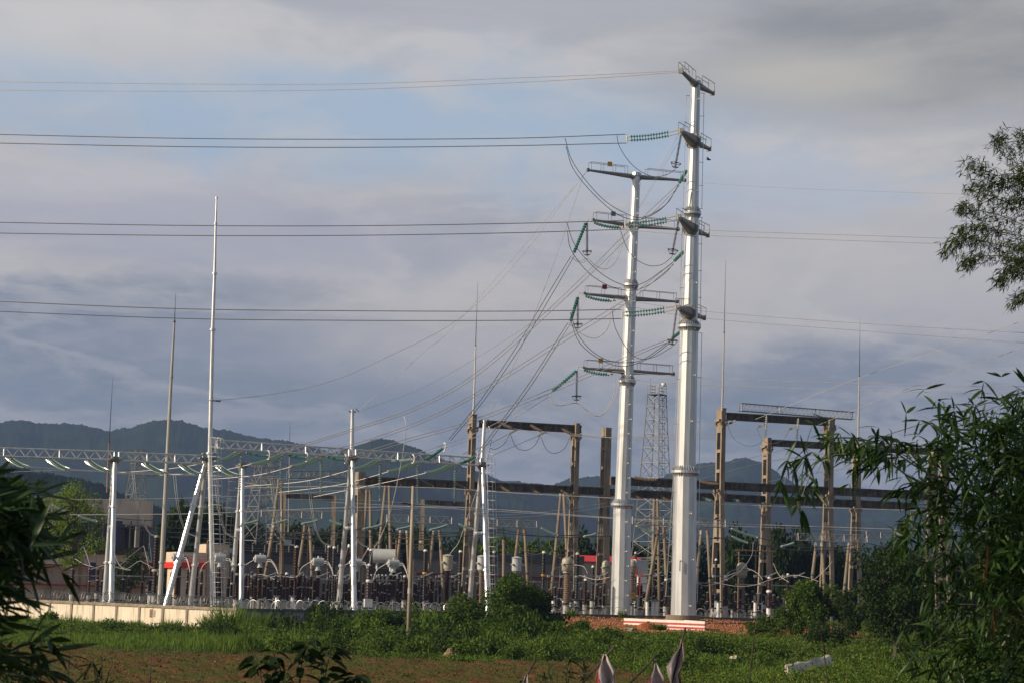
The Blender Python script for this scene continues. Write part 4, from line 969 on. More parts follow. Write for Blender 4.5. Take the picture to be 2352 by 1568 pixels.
xsA = [566, 587, 606, 632, 646, 668, 683, 721, 729, 744, 759, 781, 803, 812, 824, 833, 856, 868, 878, 889, 901, 912, 917, 940, 957, 969, 979, 990, 1012, 1060, 1096, 1305, 1362, 1390, 1508, 1530, 1600, 1612, 1625, 1663, 1700, 1709, 1765, 1772, 1806, 1814, 1830, 1846, 165, 205, 222, 236, 250, 283, 296, 325, 343, 393, 431, 447, 461, 497, 524, 533, 571, 578, 616, 622, 640, 652, 661, 675, 690, 697, 707, 714, 752, 764, 775, 788, 796, 862, 872, 884, 893, 922, 930, 952, 962, 986, 994, 1003, 1040, 1048, 1072, 1084, 1150, 1168, 1212, 1226, 1262, 1275, 1283, 1290, 1318, 1336, 1345, 1352, 1372, 1381, 1466, 1473, 1494, 1502, 1520, 1640, 1648, 1672, 1680, 1690, 1716, 1727, 1736, 1748, 1756, 1779, 1788, 1797, 1822, 1838, 1856, 1880, 1925]
used = set(); wl_ = where(xsA, LMK2)
for i, (px, w) in enumerate(zip(xsA, wl_)):
    D0 = [232, 243, 256][(i * 7) % 3]; D = row(px, D0); p = P(px + random.uniform(-1.5, 1.5), 1350, D); n = i % 3; pr = PR[n]
    loc = V((p.x, p.y, YARD)); sc = 1 + random.uniform(-.13, .08)
    lb = f'{["thin brown", "slim dark brown", "stout brown"][n]} post insulator, {w}'
    if n in used: o = dup(pr, loc, (1, 1, sc), random.uniform(-.2, .2), lb)
    else: pr.location = loc; pr['label'] = lb; used.add(n)
# low pipes (busbars) and steel platforms
def pipe(label, a, b, r=.075, m='galvd', cat='busbar', grp='tubular busbars over the post insulators'):
    return tag(MB().cyl(a, b, r, n=8).build('busbar', m), label, cat, grp)
BB = [(395, 470, 232, 1323), (505, 552, 233, 1325), (553, 690, 234, 1326.5), (700, 800, 246, 1328), (740, 828, 233, 1330), (865, 930, 235, 1331), (930, 1000, 246, 1329), (1003, 1045, 236, 1333), (1055, 1120, 248, 1336), (1180, 1245, 248, 1334), (1260, 1330, 246, 1336), (1330, 1400, 240, 1338), (1440, 1500, 248, 1338), (1590, 1660, 250, 1337), (1690, 1760, 248, 1341), (1770, 1850, 250, 1343), (160, 250, 231, 1320), (268, 352, 231, 1321)]
for (x0, x1, D, y), w in zip(BB, where([b[0] for b in BB])):
    a = P(x0, y, D); b = P(x1, y, D); b.z = a.z; b = a + E1 * (b - a).length * 1.02
    pipe(f'grey tubular busbar on brown post insulators, starting {w}', a, b, .07)
for (x0, x1, D, y), w in zip([(200, 350, 232, 1376), (395, 560, 236, 1380), (560, 700, 238, 1378), (690, 840, 244, 1383), (860, 1010, 246, 1385), (1240, 1400, 240, 1392), (1440, 1540, 250, 1394), (1640, 1790, 246, 1396), (1260, 1390, 264, 1376), (590, 760, 262, 1369)],
                          ['by the leftmost A-frame', 'under the mast frame', 'left of the stub post A-frame', 'behind the stub post A-frame', 'beside the utility pole', 'near the sign bearing column', 'between the white towers', 'right of the tallest tower', 'at the far row behind the sign', 'at the far row of grey shed']):
    a = P(x0, y, D); b = a + E1 * ((x1 - x0) * D / F)
    t = thing('support_platform', f'dark steel equipment platform {w}', 'platform', V((a.x, a.y, YARD)), 'dark steel equipment platforms')
    g = MB(); d = E1
    for s in (0, 1.1): g.bar(a + E2 * s, b + E2 * s, .12, .16)
    for i in range(int((b - a).length / 1.1) + 1): q = a + E1 * 1.1 * i; g.bar(q - E2 * .1, q + E2 * 1.2, .08, .1)
    g.build('frame', 'dark', t)
    l = (b - a).length; n = max(2, int(l / 2.2))
    for i in range(n + 1):
        q = a + E1 * l * i / n + E2 * .55; g = MB(); g.tube([V((q.x, q.y, YARD)), q - UP * .05], [.15, .15], 8); g.build('post', 'polegrey', t)
    for i in range(n):
        if (i * 5 + int(x0)) % 3: continue
        q = a + E1 * l * (i + .5) / n + E2 * .4; g = MB(); g.box(q + UP * .25, .22, .18, .3); g.build('mechanism_box', 'grey', t)
WP = [(164, 1395), (344, 1396), (636, 1396), (672, 1396), (1192, 1402), (1205, 1402), (1271, 1404), (1295, 1404), (1487, 1406), (1500, 1406), (1508, 1406), (1650, 1408), (1662, 1408), (1735, 1408), (1748, 1408)]
for (px, y), w in zip(WP, where([p[0] for p in WP])):
    D = row(px, 229 if px < 1100 else 238); a = P(px, y - 32 if px < 400 else y - 26, D)
    t = thing('concrete_post', f'short white concrete post behind the wall, {w}', 'post', V((a.x, a.y, YARD)), 'short white posts behind the wall')
    MB().tube([V((a.x, a.y, YARD)), a], [.2, .19], 10).build('post', 'white', t); MB().box(a + UP * .08, .3, .26, .07).build('cap_plate', 'galvd', t)
# prohibition sign and yellow sign
def sign(label, px, py, D, w, h, parts):
    c_ = P(px, py, D); t = thing('warning_sign', label, 'sign', c_ - UP * h); MB().obox(c_, E1, E2, UP, w / 2, .015, h / 2).build('board', 'white' if parts != 'y' else 'yellow', t)
    f = c_ - E2 * .02
    if parts == 'p':
        k = UP * h * .14; ring = [f + k + (E1 * math.cos(a) + UP * math.sin(a)) * w * .34 for a in [i * math.pi / 12 for i in range(25)]]
        MB().tube(ring, .045, 5).build('red_ring', 'red', t); MB().cyl(f + k + (E1 - UP) * w * .23, f + k - (E1 - UP) * w * .23, .04, n=5).build('red_bar', 'red', t)
        g = MB(); g.tube([f + k - UP * w * .22, f + k + UP * .02, f + k + UP * w * .2], [.05, .08, .05], 6); g.cyl(f + k + E1 * .14, f + k - E1 * .14 - UP * .05, .035, n=5); g.build('figure', 'black', t)
        MB().obox(f - UP * h * .36, E1, E2, UP, w * .45, .01, h * .11).build('red_panel', 'dred', t)
    else:
        for z in (.1, -.06): MB().obox(f + UP * z, E1, E2, UP, w * .3, .008, .03).build('dark_line', 'dark', t)
    return t
sign('white sign with red ring and red strip on the concrete column', 1392.5, 1361, row(1393, 280) - 3, .70, 1.0, 'p')
sign('small yellow sign on the ribbed column right of the shorter tower', 1453, 1366, 244.4, .62, .62, 'y')
# floodlights in front of the wall: small pale lamps
for i, (px, lb) in enumerate(((1558, 'left of the tallest tower footing'), (1639, 'right of the tallest tower footing'), (1796, 'near the mounded grass at right'))):
    D = row(px, 226) - 4; b = P(px + 3, 1416, D - 3); t = thing('wall_lamp', f'tiny tilted white lamp on the grey wall {lb}', 'lamp', b)
    MB().cyl(b, b + V((-.25, 0, .55)), .10, n=8).build('lamp_tube', 'white', t); MB().box(b, .12, .1, .05).build('base', 'white', t)

# ------------------------------------------------------------------ insulator strings
NG = dict(n='insulator_string', cat='insulator')
def string(label, a, b, Da, Db, m, hw=4.2, sag=0, group=None, double=0, pitch=.20, ring=False, fit='alu', n=10, ends=(.05, .95), vert=False):
    A = P(*a, Da); B = P(*b, Db); t = thing('insulator_string', label, 'insulator', A, group)
    k = (Da + Db) / 2 / F; r = hw * k; L_ = (B - A).length
    d = (B - A).normalized(); s = d.cross(UP); s = s.normalized() if s.length > .1 else E1
    if vert: s = s.cross(d)
    for o in ((0,) if not double else (-double / 2, double / 2)):
        off = s * o; nn = 15; path = []
        for i in range(nn + 1):
            q = ends[0] + (ends[1] - ends[0]) * i / nn; path.append(A.lerp(B, q) + off - UP * sag * k * 4 * q * (1 - q))
        g = MB(); cnt = max(6, int(L_ * (ends[1] - ends[0]) / pitch)); pts = []; rs = []
        def on(q):
            x = q * nn; i = min(int(x), nn - 1); return path[i].lerp(path[i + 1], x - i)
        for i in range(cnt):
            for tt, rr in ((.02, .24), (.28, .26), (.34, 1.0), (.58, .92), (.66, .26)): pts.append(on((i + tt) / cnt)); rs.append(r * rr)
        g.tube(pts, rs, n); g.build('glass_discs' if 'green' in m else 'porcelain_discs', m, t)
        z0 = off if double else V((0, 0, 0)); MB().cyl(A + z0, path[0], .06, n=6).build('end_fitting', fit, t); MB().cyl(path[-1], B + z0, .06, n=6).build('end_fitting', fit, t)
    if double:
        g = MB(); g.cyl(B - s * (double * .7), B + s * (double * .7), .08, n=6); g.cyl(A - s * (double * .7), A + s * (double * .7), .06, n=6); g.build('yoke_plate', fit, t)
    if ring:
        g = MB(); u, w_ = frame_of(d); c_ = B - d * .35
        for dd, rr in ((-.25, .50), (.15, .26)):
            pts = [c_ + d * dd + (u * math.cos(i * math.pi / 10) + w_ * math.sin(i * math.pi / 10)) * rr for i in range(21)]; g.tube(pts, .04, 5)
        for i in range(4): e = u * math.cos(i * math.pi / 2) + w_ * math.sin(i * math.pi / 2); g.cyl(c_ - d * .25 + e * .5, c_ + d * .15 + e * .26, .03, n=4)
        g.build('grading_ring', 'dark', t)
    return t
G1 = 'green strain strings on the tallest tower'; G2 = 'green strain strings on the shorter tower'
for a, b, lb in (((1441, 318.5), (1562, 302), 'upper'), ((1437, 517), (1557, 499), 'middle'), ((1430, 721), (1553, 706), 'lowest')):
    string(f'bright green glass strain string at the {lb} conductor arm of the tallest tower', a, b, 211.3, 209.6, 'green', 3.9, 4, G1, pitch=.27, ends=(.06, .80), n=12, double=.36, vert=True)
    yk = MB(); p0 = P(a[0] - 3, a[1] - 10, 211.4); p1 = P(a[0] - 1, a[1] + 12, 211.4); yk.bar(p0, p1, .16, .08); c_ = P(*a, 211.3); yk.cyl(p0, c_, .05, n=5); yk.cyl(p1, c_, .05, n=5)
    tag(yk.build('yoke_plate_set', 'white'), f'pale yoke plate at the outer end of the {lb} green string', 'yoke plate', 'yoke plates on the twin conductors')
for a, b, lb in (((1347, 509), (1316, 586), 'second'), ((1328, 680), (1309, 742), 'third'), ((1327, 848), (1264, 901), 'lowest')):
    string(f'slanting green glass string below the left tip of the {lb} arm, shorter tower', a, b, 232, 229.5, 'green', 4.4, 1, G2, pitch=.36, ends=(.05, .93), n=12)
for a, b, lb in (((1352, 506), (1432, 522), 'second'), ((1333, 674), (1410, 690), 'third'), ((1330, 843), (1404, 858), 'lowest')):
    string(f'double green glass string along the {lb} arm of the shorter tower', a, b, 232, 230.4, 'green', 3.6, 6, G2, double=.55, pitch=.28, ends=(.18, .92), n=12)
for a, b, D, lb in (((1577, 392), (1558, 424), 217, 'uppermost'), ((1571, 578), (1546, 602), 217, 'middle'), ((1563, 762), (1542, 778), 217, 'lowest')):
    string(f'{lb} short green string slanting left beside the tallest tower shaft', a, b, D + 3, D, 'green', 4.2, 0, G1, pitch=.42, ends=(.02, .9), n=12)
for a, b, lb in (((1348.5, 508), (1348.5, 590), 'second'), ((1327.5, 680), (1327, 757), 'third'), ((1325.5, 848), (1324, 922), 'lowest')):
    string(f'black post insulator with ring hanging from the {lb} arm of the shorter tower', a, b, 231.8, 231.8, 'black', 3.2, 0, 'hanging jumper insulators', pitch=.12, ring=True)
for a, b, lb in (((1565, 306), (1550, 389), 'upper'), ((1559, 506), (1543, 588), 'middle'), ((1554, 712), (1543, 795), 'lowest')):
    string(f'maroon post insulator with ring hanging from the {lb} conductor arm of the tallest tower', a, b, 209.8, 209.8, 'maroon', 3.2, 0, 'hanging jumper insulators', pitch=.12, ring=True)
GS = 'pale green double strings on the silver beams'
AB = [((16, 1046), (62, 1071), 204.5), ((109, 1050), (157, 1077), 205.5), ((198, 1054), (247, 1080), 206.3), ((329, 1060), (378, 1084), 207.5), ((414, 1063), (455, 1087), 208.5), ((500, 1068), (543, 1090), 211)]
for (a, b, D), w in zip(AB, ('nearest the left edge', 'second from the left edge', 'just left of the leftmost A-frame', 'left of the slim grey mast', 'right of the slim grey mast', 'right of the white ladder')):
    string(f'pale green double string under silver beam, {w}', a, b, D, D + 3, 'pgreen', 3.4, 4, GS, double=.5, pitch=.20)
CDs = [((548, 1037), (503, 1056), 211), ((646, 1042), (582, 1064), 212), ((734, 1048), (675, 1069), 213), ((870, 1054), (814, 1076), 215), ((958, 1059), (897, 1081), 216), ((1042, 1063), (983, 1084), 217)]
for (a, b, D), w in zip(CDs, where([c[0][0] for c in CDs])):
    string(f'pale green double string sloping left, {w}', a, b, D, D + 6, 'pgreen', 3.6, 4, GS, double=.5, pitch=.20)
CR = [((566, 1038), (616, 1044), 211), ((662, 1043), (704, 1049), 212), ((752, 1047), (793, 1053), 213), ((885, 1055), (948, 1053), 215), ((970, 1058), (1020, 1026), 216), ((1052, 1064), (1094, 1045), 217)]
for (a, b, D), w in zip(CR, where([c[0][0] for c in CR])):
    string(f'green string reaching right off the beam, {w}', a, b, D, D - 3, 'green' if a[0] < 880 or a[0] > 900 else 'pgreen', 3.5, 3, 'green strings facing the towers', pitch=.17)
    c_ = P(*b, D - 3); u = (P(*b, D - 3) - P(*a, D)).normalized(); pts = [c_ + (UP * math.sin(q) * .42 + u * math.cos(q) * .26) for q in [(-1.9 + i * .32) for i in range(13)]]
    tag(MB().tube(pts, .06, 5).build('arcing_ring', 'white'), f'white curved ring ending the green string, {w}', 'arcing ring', 'white rings on the green strings')
VS = [((554.5, 1046), (550, 1130), 212), ((646, 1050), (644.6, 1130), 213), ((738, 1050), (736.6, 1140), 214), ((873.6, 1058), (872, 1148), 216), ((959, 1064), (959, 1153), 217), ((1046, 1069), (1043.6, 1153), 218)]
for (a, b, D), w in zip(VS, where([c[0][0] for c in VS])):
    string(f'vertical dusty green string under the beam, {w}', a, b, D, D, 'ggreen', 4.2, 0, 'vertical hanging green strings', pitch=.22)
OLD = [((1143, 966), (1176, 982), 'brstr', 280, 'high beam'), ((1213, 971), (1245, 989), 'brstr', 282, 'high beam'), ((1280, 976), (1312, 995), 'brstr', 284, 'high beam'),
       ((896, 1099), (921, 1113), 'black', 276, 'long dark beam'), ((968, 1101), (996, 1116), 'black', 277, 'long dark beam'), ((1043, 1105), (1068, 1119), 'black', 278, 'long dark beam'), ((1142, 1109), (1173, 1130), 'brstr', 281, 'long dark beam'), ((1208, 1112), (1241, 1134), 'brstr', 283, 'long dark beam'), ((1277, 1116), (1309, 1137), 'brstr', 284, 'long dark beam'),
       ((1452, 1133), (1475, 1145), 'brstr', 287, 'low rear beam'), ((1507, 1131), (1540, 1150), 'brstr', 288, 'low rear beam'), ((1600, 1135), (1638, 1150), 'ggreen', 290, 'low rear beam'), ((1665, 1139), (1699, 1150), 'ggreen', 292, 'low rear beam'), ((1722, 1142), (1758, 1157), 'ggreen', 294, 'low rear beam'),
       ((1455, 1095), (1508, 1101), 'brstr', 269, 'upper dark beam'), ((1608, 1104), (1651, 1110), 'brstr', 272, 'upper dark beam'), ((2080, 1032), (2110, 1050), 'wstr', 296, 'beam behind bamboo')]
for (a, b, m, D, bn), w in zip(OLD, where([c[0][0] for c in OLD])):
    d_ = {'brstr': 'dusty brown', 'black': 'black', 'ggreen': 'dusty green', 'wstr': 'white'}[m]
    string(f'{d_} string on the {bn}, {w}', a, b, D - .9, D - 4, m, 3.6, 1.5, 'disc strings on the concrete beams', pitch=.22, fit='rust')
for i, (a, b, D, lb) in enumerate((((1190, 984), (1171, 995), 281, 'left one under the first high beam'), ((1257, 989), (1238, 999), 283, 'right one under the first high beam'), ((1908, 1060), (1880, 1075), 270, 'behind the bamboo leaves'), ((1838, 1005), (1818, 1014), 266, 'nearer the tall column under the walkway beam'), ((1912, 1012), (1888, 1024), 267, 'farther right under the walkway beam'), ((1688, 999), (1672, 1006), 272, 'beside the tall column head'))):
    pass
WSs = [((1191, 983), (1170, 995), 281, 'under the first high beam, left'), ((1257, 988), (1236, 1000), 283, 'under the first high beam, right'), ((1689, 999 - 34), (1671, 1008 - 34), 270, 'beside the tall column head'), ((1757, 975 - 2), (1738, 983 - 2), 271, 'left under the walkway beam'), ((1829, 980 - 2), (1809, 989 - 2), 272, 'middle under the walkway beam')]
for a, b, D, lb in WSs: string(f'white slanting rod insulator {lb}', a, b, D + 1, D + 5, 'wstr', 2.6, 0, 'white rod insulators', pitch=.12)
for x0, y0, x1, y1, lb in ((1761, 953, 1758, 1004, 'left'), (1834, 959, 1830, 1010, 'middle'), (1905, 966, 1903, 1020, 'right')):
    string(f'{lb} grey disc string hanging under the steel walkway beam', (x0, y0), (x1, y1), row(x0, 264) - 1, row(x0, 264) - 1, 'wstr', 3.6, 0, 'hanging disc strings at right', pitch=.24)
LB = [((876, 1204), (832, 1214)), ((952, 1204), (910, 1215)), ((1028, 1204), (986, 1216)), ((1054, 1202), (1088, 1214)), ((1243, 1211), (1282, 1228)), ((1679, 1212), (1741, 1233)), ((1681, 1230), (1718, 1245)), ((1370, 1224), (1340, 1231)), ((1461, 1207), (1511, 1225)), ((1824, 1245), (1793, 1254)),
      ((594, 1193), (551, 1204)), ((660, 1192), (624, 1202)), ((731, 1193), (692, 1202)), ((758, 1193), (784, 1203)), ((120, 1158), (156, 1175)), ((180, 1183), (224, 1196))]
for (a, b), w in zip(LB, where([c[0][0] for c in LB])):
    string(f'low dusty green string, {w}', a, b, 258, 256, 'ggreen', 3.2, 1.5, 'low green strings near the lattice beams', pitch=.2)
# rusty tube frames and disconnector arms between the rows
for (x0, x1, y, yb, D, lb) in ((903, 999, 1235, 1310, 256, 'left of the bare utility pole'), (640, 716, 1222, 1300, 262, 'between the white ladder and the stub post'), (1150, 1232, 1262, 1300, 300, 'behind the largest bush'), (1285, 1312, 1262, 1320, 300, 'near the dome topped transformer'), (470, 560, 1236, 1300, 268, 'behind the white ladder'), (1690, 1790, 1262, 1330, 270, 'behind the pale beige transformer')):
    a = P(x0, y, D); b = a + E1 * ((x1 - x0) * D / F); t = thing('pipe_frame', f'thin rusty pipe frame {lb}', 'pipe frame', V((a.x, a.y, YARD)), 'rusty pipe frames')
    MB().cyl(a, b, .075, n=6).build('top_rail', 'rust', t); MB().cyl(a - UP * .6, b - UP * .6, .05, n=6).build('lower_rail', 'galvd', t)
    for q in (.08, .5, .92): c_ = a.lerp(b, q); MB().cyl(c_, V((c_.x, c_.y, YARD)), .08, n=6).build('post', 'rust', t)
DA = [580, 640, 700, 760, 868, 940, 1010, 1075, 1260, 1345, 1468, 1640, 1735, 1800]
for px, w in zip(DA, where(DA)):
    D = row(px, 244); a = P(px, 1322, D); t = thing('disconnector', f'grey disconnector arm with two clamps, {w}', 'disconnector', a, 'disconnector arms')
    b = a + E1 * 1.5; c_ = b + E1 * 1.2 + UP * .5; MB().cyl(a, b, .06, n=6).build('fixed_arm', 'galvd', t); MB().cyl(b, c_, .05, n=6).build('moving_arm', 'silver', t)
    for q in (a, b): MB().box(q, .16, .12, .13).build('clamp', 'silver', t)
    MB().cyl(a - UP * .1, V((a.x, a.y, a.z - 2.2)), .10, n=8).build('support', 'brown', t); MB().cyl(b - UP * .1, V((b.x, b.y, b.z - 2.2)), .10, n=8).build('support', 'brown', t)
    MB().cyl(V((a.x, a.y, a.z - 2.2)), V((a.x, a.y, YARD)), .14, n=8).build('pedestal', 'polegrey', t); MB().cyl(V((b.x, b.y, b.z - 2.2)), V((b.x, b.y, YARD)), .14, n=8).build('pedestal', 'polegrey', t)
# ------------------------------------------------------------------ wires
def wire(label, pts, m='dwire', w=1.0, group='conductors', nm='overhead_wire', n=40, cat='wire'):
    """pts: (px, py, D); w = thickness in photo pixels"""
    ps = smooth_path([P(*p) for p in pts], n); Dm = sum(p[2] for p in pts) / len(pts)
    return tag(MB().tube(ps, w * Dm / F / 2, 5).build(nm, m), label, cat, group)
def lin(ps, D0, D1):
    x0, x1 = ps[0][0], ps[-1][0]
    return [(x, y, D0 + (D1 - D0) * (x - x0) / (x1 - x0 + 1e-6)) for x, y in ps]
GL = 'line conductors leaving to the left'
for lb, a in (('topmost thin', [(-60, 187.5), (400, 193), (800, 193), (1176, 180), (1400, 171), (1563, 163)]), ('second thin', [(-60, 207), (400, 210), (800, 206), (1176, 190.5), (1400, 178), (1562, 166)])):
    wire(f'{lb} earth wire running left from the top of the tallest tower', lin(a, 229, 210), 'alu', 1.5, GL)
for lv, pr in (('upper', ([(-60, 308), (400, 318), (800, 320.5), (1176, 318), (1438, 309)], [(-60, 328), (400, 337), (800, 339), (1176, 335), (1440, 329)])),
               ('middle', ([(-60, 510), (400, 518), (800, 519), (1176, 513.5), (1434, 507)], [(-60, 535), (400, 541), (800, 541), (1176, 535), (1436, 527)])),
               ('lower', ([(-60, 690), (400, 709), (800, 714), (1176, 715), (1427, 711)], [(-60, 713), (400, 731), (800, 736), (1176, 736), (1429, 732)]))):
    for q, a in zip(('upper', 'lower'), pr): wire(f'{q} conductor of the {lv} twin pair running left from the tallest tower', lin(a, 230, 211.4), 'dwire', 2.0, GL)
GJ = 'jumper loops at the towers'
J = [('outer long loop from the upper twin pair', [(1298, 318), (1312, 365), (1340, 408), (1385, 458), (1430, 487), (1475, 500), (1530, 470), (1558, 424)], 213.5, 215), ('inner long loop from the upper twin pair', [(1300, 336), (1315, 385), (1350, 432), (1400, 480), (1440, 502), (1480, 502), (1525, 475), (1560, 426)], 213.5, 215),
     ('outer long loop from the middle twin pair', [(1302, 512), (1320, 562), (1360, 610), (1400, 641), (1440, 656), (1478, 650), (1520, 622), (1545, 603)], 213.5, 215), ('inner long loop from the middle twin pair', [(1303, 530), (1312, 575), (1350, 625), (1395, 655), (1440, 667), (1480, 660), (1525, 630), (1547, 606)], 213.5, 215),
     ('outer long loop from the lower twin pair', [(1310, 718), (1328, 768), (1360, 806), (1400, 828), (1440, 832), (1475, 826), (1515, 800), (1542, 780)], 213.5, 215), ('inner long loop from the lower twin pair', [(1311, 736), (1330, 785), (1370, 820), (1415, 839), (1450, 838), (1490, 822), (1520, 802), (1543, 782)], 213.5, 215),
     ('short loop from the upper yoke to its hanging insulator', [(1417, 312), (1422, 335), (1440, 365), (1465, 390), (1500, 406), (1530, 402), (1551, 390)], 211.4, 210), ('short loop from the middle yoke to its hanging insulator', [(1425, 530), (1440, 570), (1460, 595), (1490, 610), (1520, 608), (1544, 590)], 211.4, 210), ('short loop from the lower yoke to its hanging insulator', [(1406, 713), (1414, 755), (1441, 802), (1468, 823), (1503, 819), (1544, 796)], 211.4, 210)]
for lb, a, d0, d1 in J: wire('dark ' + lb, lin(a, d0, d1), 'dwire', 1.6, GJ)
J2 = [('second arm, first', [(1313, 592), (1330, 602), (1348, 594), (1368, 610), (1395, 618), (1418, 590), (1424, 540)]), ('second arm, second', [(1318, 588), (1338, 604), (1350, 594), (1372, 614), (1400, 615), (1422, 588), (1436, 534)]),
      ('third arm, first', [(1306, 744), (1318, 752), (1327, 760), (1345, 772), (1370, 776), (1395, 755), (1404, 705)]), ('third arm, second', [(1310, 742), (1330, 762), (1352, 774), (1374, 774), (1398, 750), (1412, 702)]),
      ('lowest arm, first', [(1258, 905), (1264, 922), (1278, 930), (1300, 929), (1324, 925), (1345, 940), (1370, 955), (1392, 942), (1410, 905), (1413, 870)]), ('lowest arm, second', [(1262, 903), (1268, 922), (1285, 931), (1324, 925), (1350, 943), (1374, 955), (1398, 940), (1418, 900), (1422, 872)])]
for lb, a in J2: wire(f'pale jumper loop under the {lb} wire, shorter tower', lin(a, 229, 229), 'lwire', 1.7 if 'lowest' in lb else 1.3, GJ)
GD = 'slack spans falling to the silver gantry'
SP = [('from the upper right string to the first beam string', [(618, 1043, 208), (800, 987, 209), (960, 931, 210), (1100, 850, 211), (1286, 686, 212), (1441, 533, 213), (1557, 424, 214)], 'alu'), ('beside it, to the first beam string', [(618, 1049, 208), (800, 992, 209), (960, 938, 210), (1100, 859, 211), (1286, 697, 212), (1450, 539, 213), (1560, 428, 214)], 'alu'),
      ('from the middle right string to the second beam string', [(706, 1048, 209), (860, 1004, 210), (1000, 950, 211), (1120, 885, 212), (1286, 780, 213), (1437, 687, 214), (1545, 604, 215)], 'alu'), ('beside it, to the second beam string', [(706, 1053, 209), (860, 1010, 210), (1000, 957, 211), (1120, 893, 212), (1286, 790, 213), (1440, 695, 214), (1547, 608, 215)], 'alu'),
      ('from the lowest right string to the third beam string', [(794, 1051, 210), (930, 1008, 211), (1080, 965, 212), (1286, 884, 213), (1475, 803, 214), (1540, 778, 215)], 'alu'), ('beside it, to the third beam string', [(794, 1056, 210), (930, 1015, 211), (1080, 972, 212), (1286, 893, 213), (1475, 810, 214), (1542, 783, 215)], 'alu'),
      ('steeply from the second arm, left wire', [(1031, 1008, 213), (1106, 915, 217), (1190, 790, 222), (1262, 670, 226), (1312, 588, 229)], 'dwire'), ('steeply from the second arm, right wire', [(1036, 1010, 213), (1112, 918, 217), (1196, 796, 222), (1268, 676, 226), (1318, 590, 229)], 'dwire'),
      ('steeply from the third arm, left wire', [(1093, 1044, 214), (1150, 968, 218), (1215, 880, 223), (1304, 742, 229)], 'dwire'), ('steeply from the third arm, right wire', [(1098, 1046, 214), (1156, 970, 218), (1222, 882, 223), (1310, 744, 229)], 'dwire'),
      ('from the lowest arm, upper pale wire', [(962, 1039, 213), (1070, 1003, 217), (1160, 960, 222), (1254, 904, 229)], 'lwire'), ('from the lowest arm, lower pale wire', [(963, 1045, 213), (1070, 1012, 217), (1165, 968, 222), (1262, 910, 229)], 'lwire')]
for lb, a, m in SP: wire(f'slack conductor {lb}', a, m, 1.5, GD)
GE = 'thin earth wires'
wire('thin pale earth wire sagging from the silver mast bracket up to the shorter tower', [(496, 919, 208), (620, 905, 210), (760, 875, 213), (900, 814, 216), (1050, 735, 220), (1180, 610, 225), (1345, 396, 232)], 'lwire', 1.2, GE)
wire('thin pale earth wire rising from the silver stub post towards the shorter tower', [(826, 940, 213), (900, 875, 215), (980, 802, 218), (1060, 730, 221), (1345, 398, 232)], 'lwire', 1.1, GE)
wire('thin earth wire falling steeply from the shorter tower to the second stub post', [(1117, 966, 217), (1180, 838, 221), (1240, 690, 225), (1290, 555, 229), (1338, 410, 232)], 'alu', 1.1, GE)
wire('thin wire slanting behind the shorter tower towards its top left', [(832, 942, 213), (1010, 870, 216), (1290, 690, 220), (1440, 520, 226), (1556, 330, 210)], 'alu', .7, GE)
wire('thin wire between the tallest tower arm and the lower left', [(1140, 990, 217), (1300, 760, 215), (1430, 545, 212), (1560, 308, 210)], 'alu', .7, GE)
GR = 'faint line conductors leaving to the right'
for lb, a in (('upper wire of the second arm pair', [(1434, 515), (1620, 529), (2100, 545), (2420, 560)]), ('lower wire of the second arm pair', [(1434, 528), (1620, 541), (2160, 560), (2420, 572)]), ('upper wire of the third arm pair', [(1412, 686), (1620, 715), (2000, 744), (2420, 768)]), ('lower wire of the third arm pair', [(1412, 698), (1620, 731), (2000, 761), (2420, 792)]),
              ('upper wire of the lowest arm pair', [(1406, 852), (1620, 867), (2000, 881), (2420, 888)]), ('lower wire of the lowest arm pair', [(1424, 869), (1620, 883), (2000, 897), (2420, 905)]), ('single top wire', [(1575, 418), (1800, 432), (2100, 443), (2420, 452)])):
    wire(f'faint pale {lb}, running off to the right', lin(a, 230.4, 226), 'lwire', .6 if 'single' in lb else 1.3, GR)
for i, (a, m, w, lb) in enumerate((([(1735, 962), (1960, 872), (2200, 790), (2420, 712)], 'alu', 1.0, 'upper dark wire climbing to the right edge'), ([(1880, 975), (2050, 905), (2200, 852), (2420, 772)], 'alu', 1.0, 'second dark wire climbing to the right edge'), ([(2036, 998), (2150, 962), (2250, 930), (2420, 878)], 'dwire', 2.2, 'thick dark wire climbing over the bamboo at the right edge'))):
    wire(lb, lin(a, 262, 215), m, w, 'dark wires climbing to the right edge')
GO = 'wires strung between the concrete gantries'
for lb, a, D0, D1 in (('first high', [(1176, 983), (1290, 998), (1420, 1004), (1560, 996), (1672, 976)], 279, 276), ('second high', [(1244, 989), (1350, 1001), (1480, 1004), (1620, 997), (1740, 982)], 280, 277), ('third high', [(1312, 995), (1420, 1006), (1560, 1008), (1690, 1000), (1812, 988)], 281, 278)):
    wire(f'{lb} wire strung between the two high concrete beams', lin(a, D0, D1), 'alu', 1.1, GO)
for lb, a in (('left', [(1126, 1029), (1140, 1030), (1158, 1018), (1171, 996)]), ('middle', [(1172, 996), (1186, 1026), (1208, 1033), (1228, 1022), (1240, 1000)]), ('right', [(1242, 1002), (1256, 1032), (1276, 1040), (1298, 1027), (1311, 996)])):
    wire(f'{lb} drooping loop below the first high beam', lin(a, 279, 281), 'dwire', 1.2, GO)
wire('wire falling left from the first white rod insulator', [(1170, 995, 282), (1120, 1020, 272), (1062, 1042, 262)], 'alu', 1.3, GO); wire('wire falling left from the second white rod insulator', [(1236, 1000, 284), (1180, 1024, 274), (1128, 1046, 262)], 'alu', 1.3, GO)
for lb, a in (('left', [(1671, 975), (1685, 1005), (1712, 1022), (1740, 1020), (1757, 1004)]), ('middle', [(1738, 982), (1752, 1010), (1775, 1018), (1800, 1008), (1812, 988)])):
    wire(f'{lb} drooping loop under the walkway beam', lin(a, 272, 270), 'dwire', 1.0, GO)
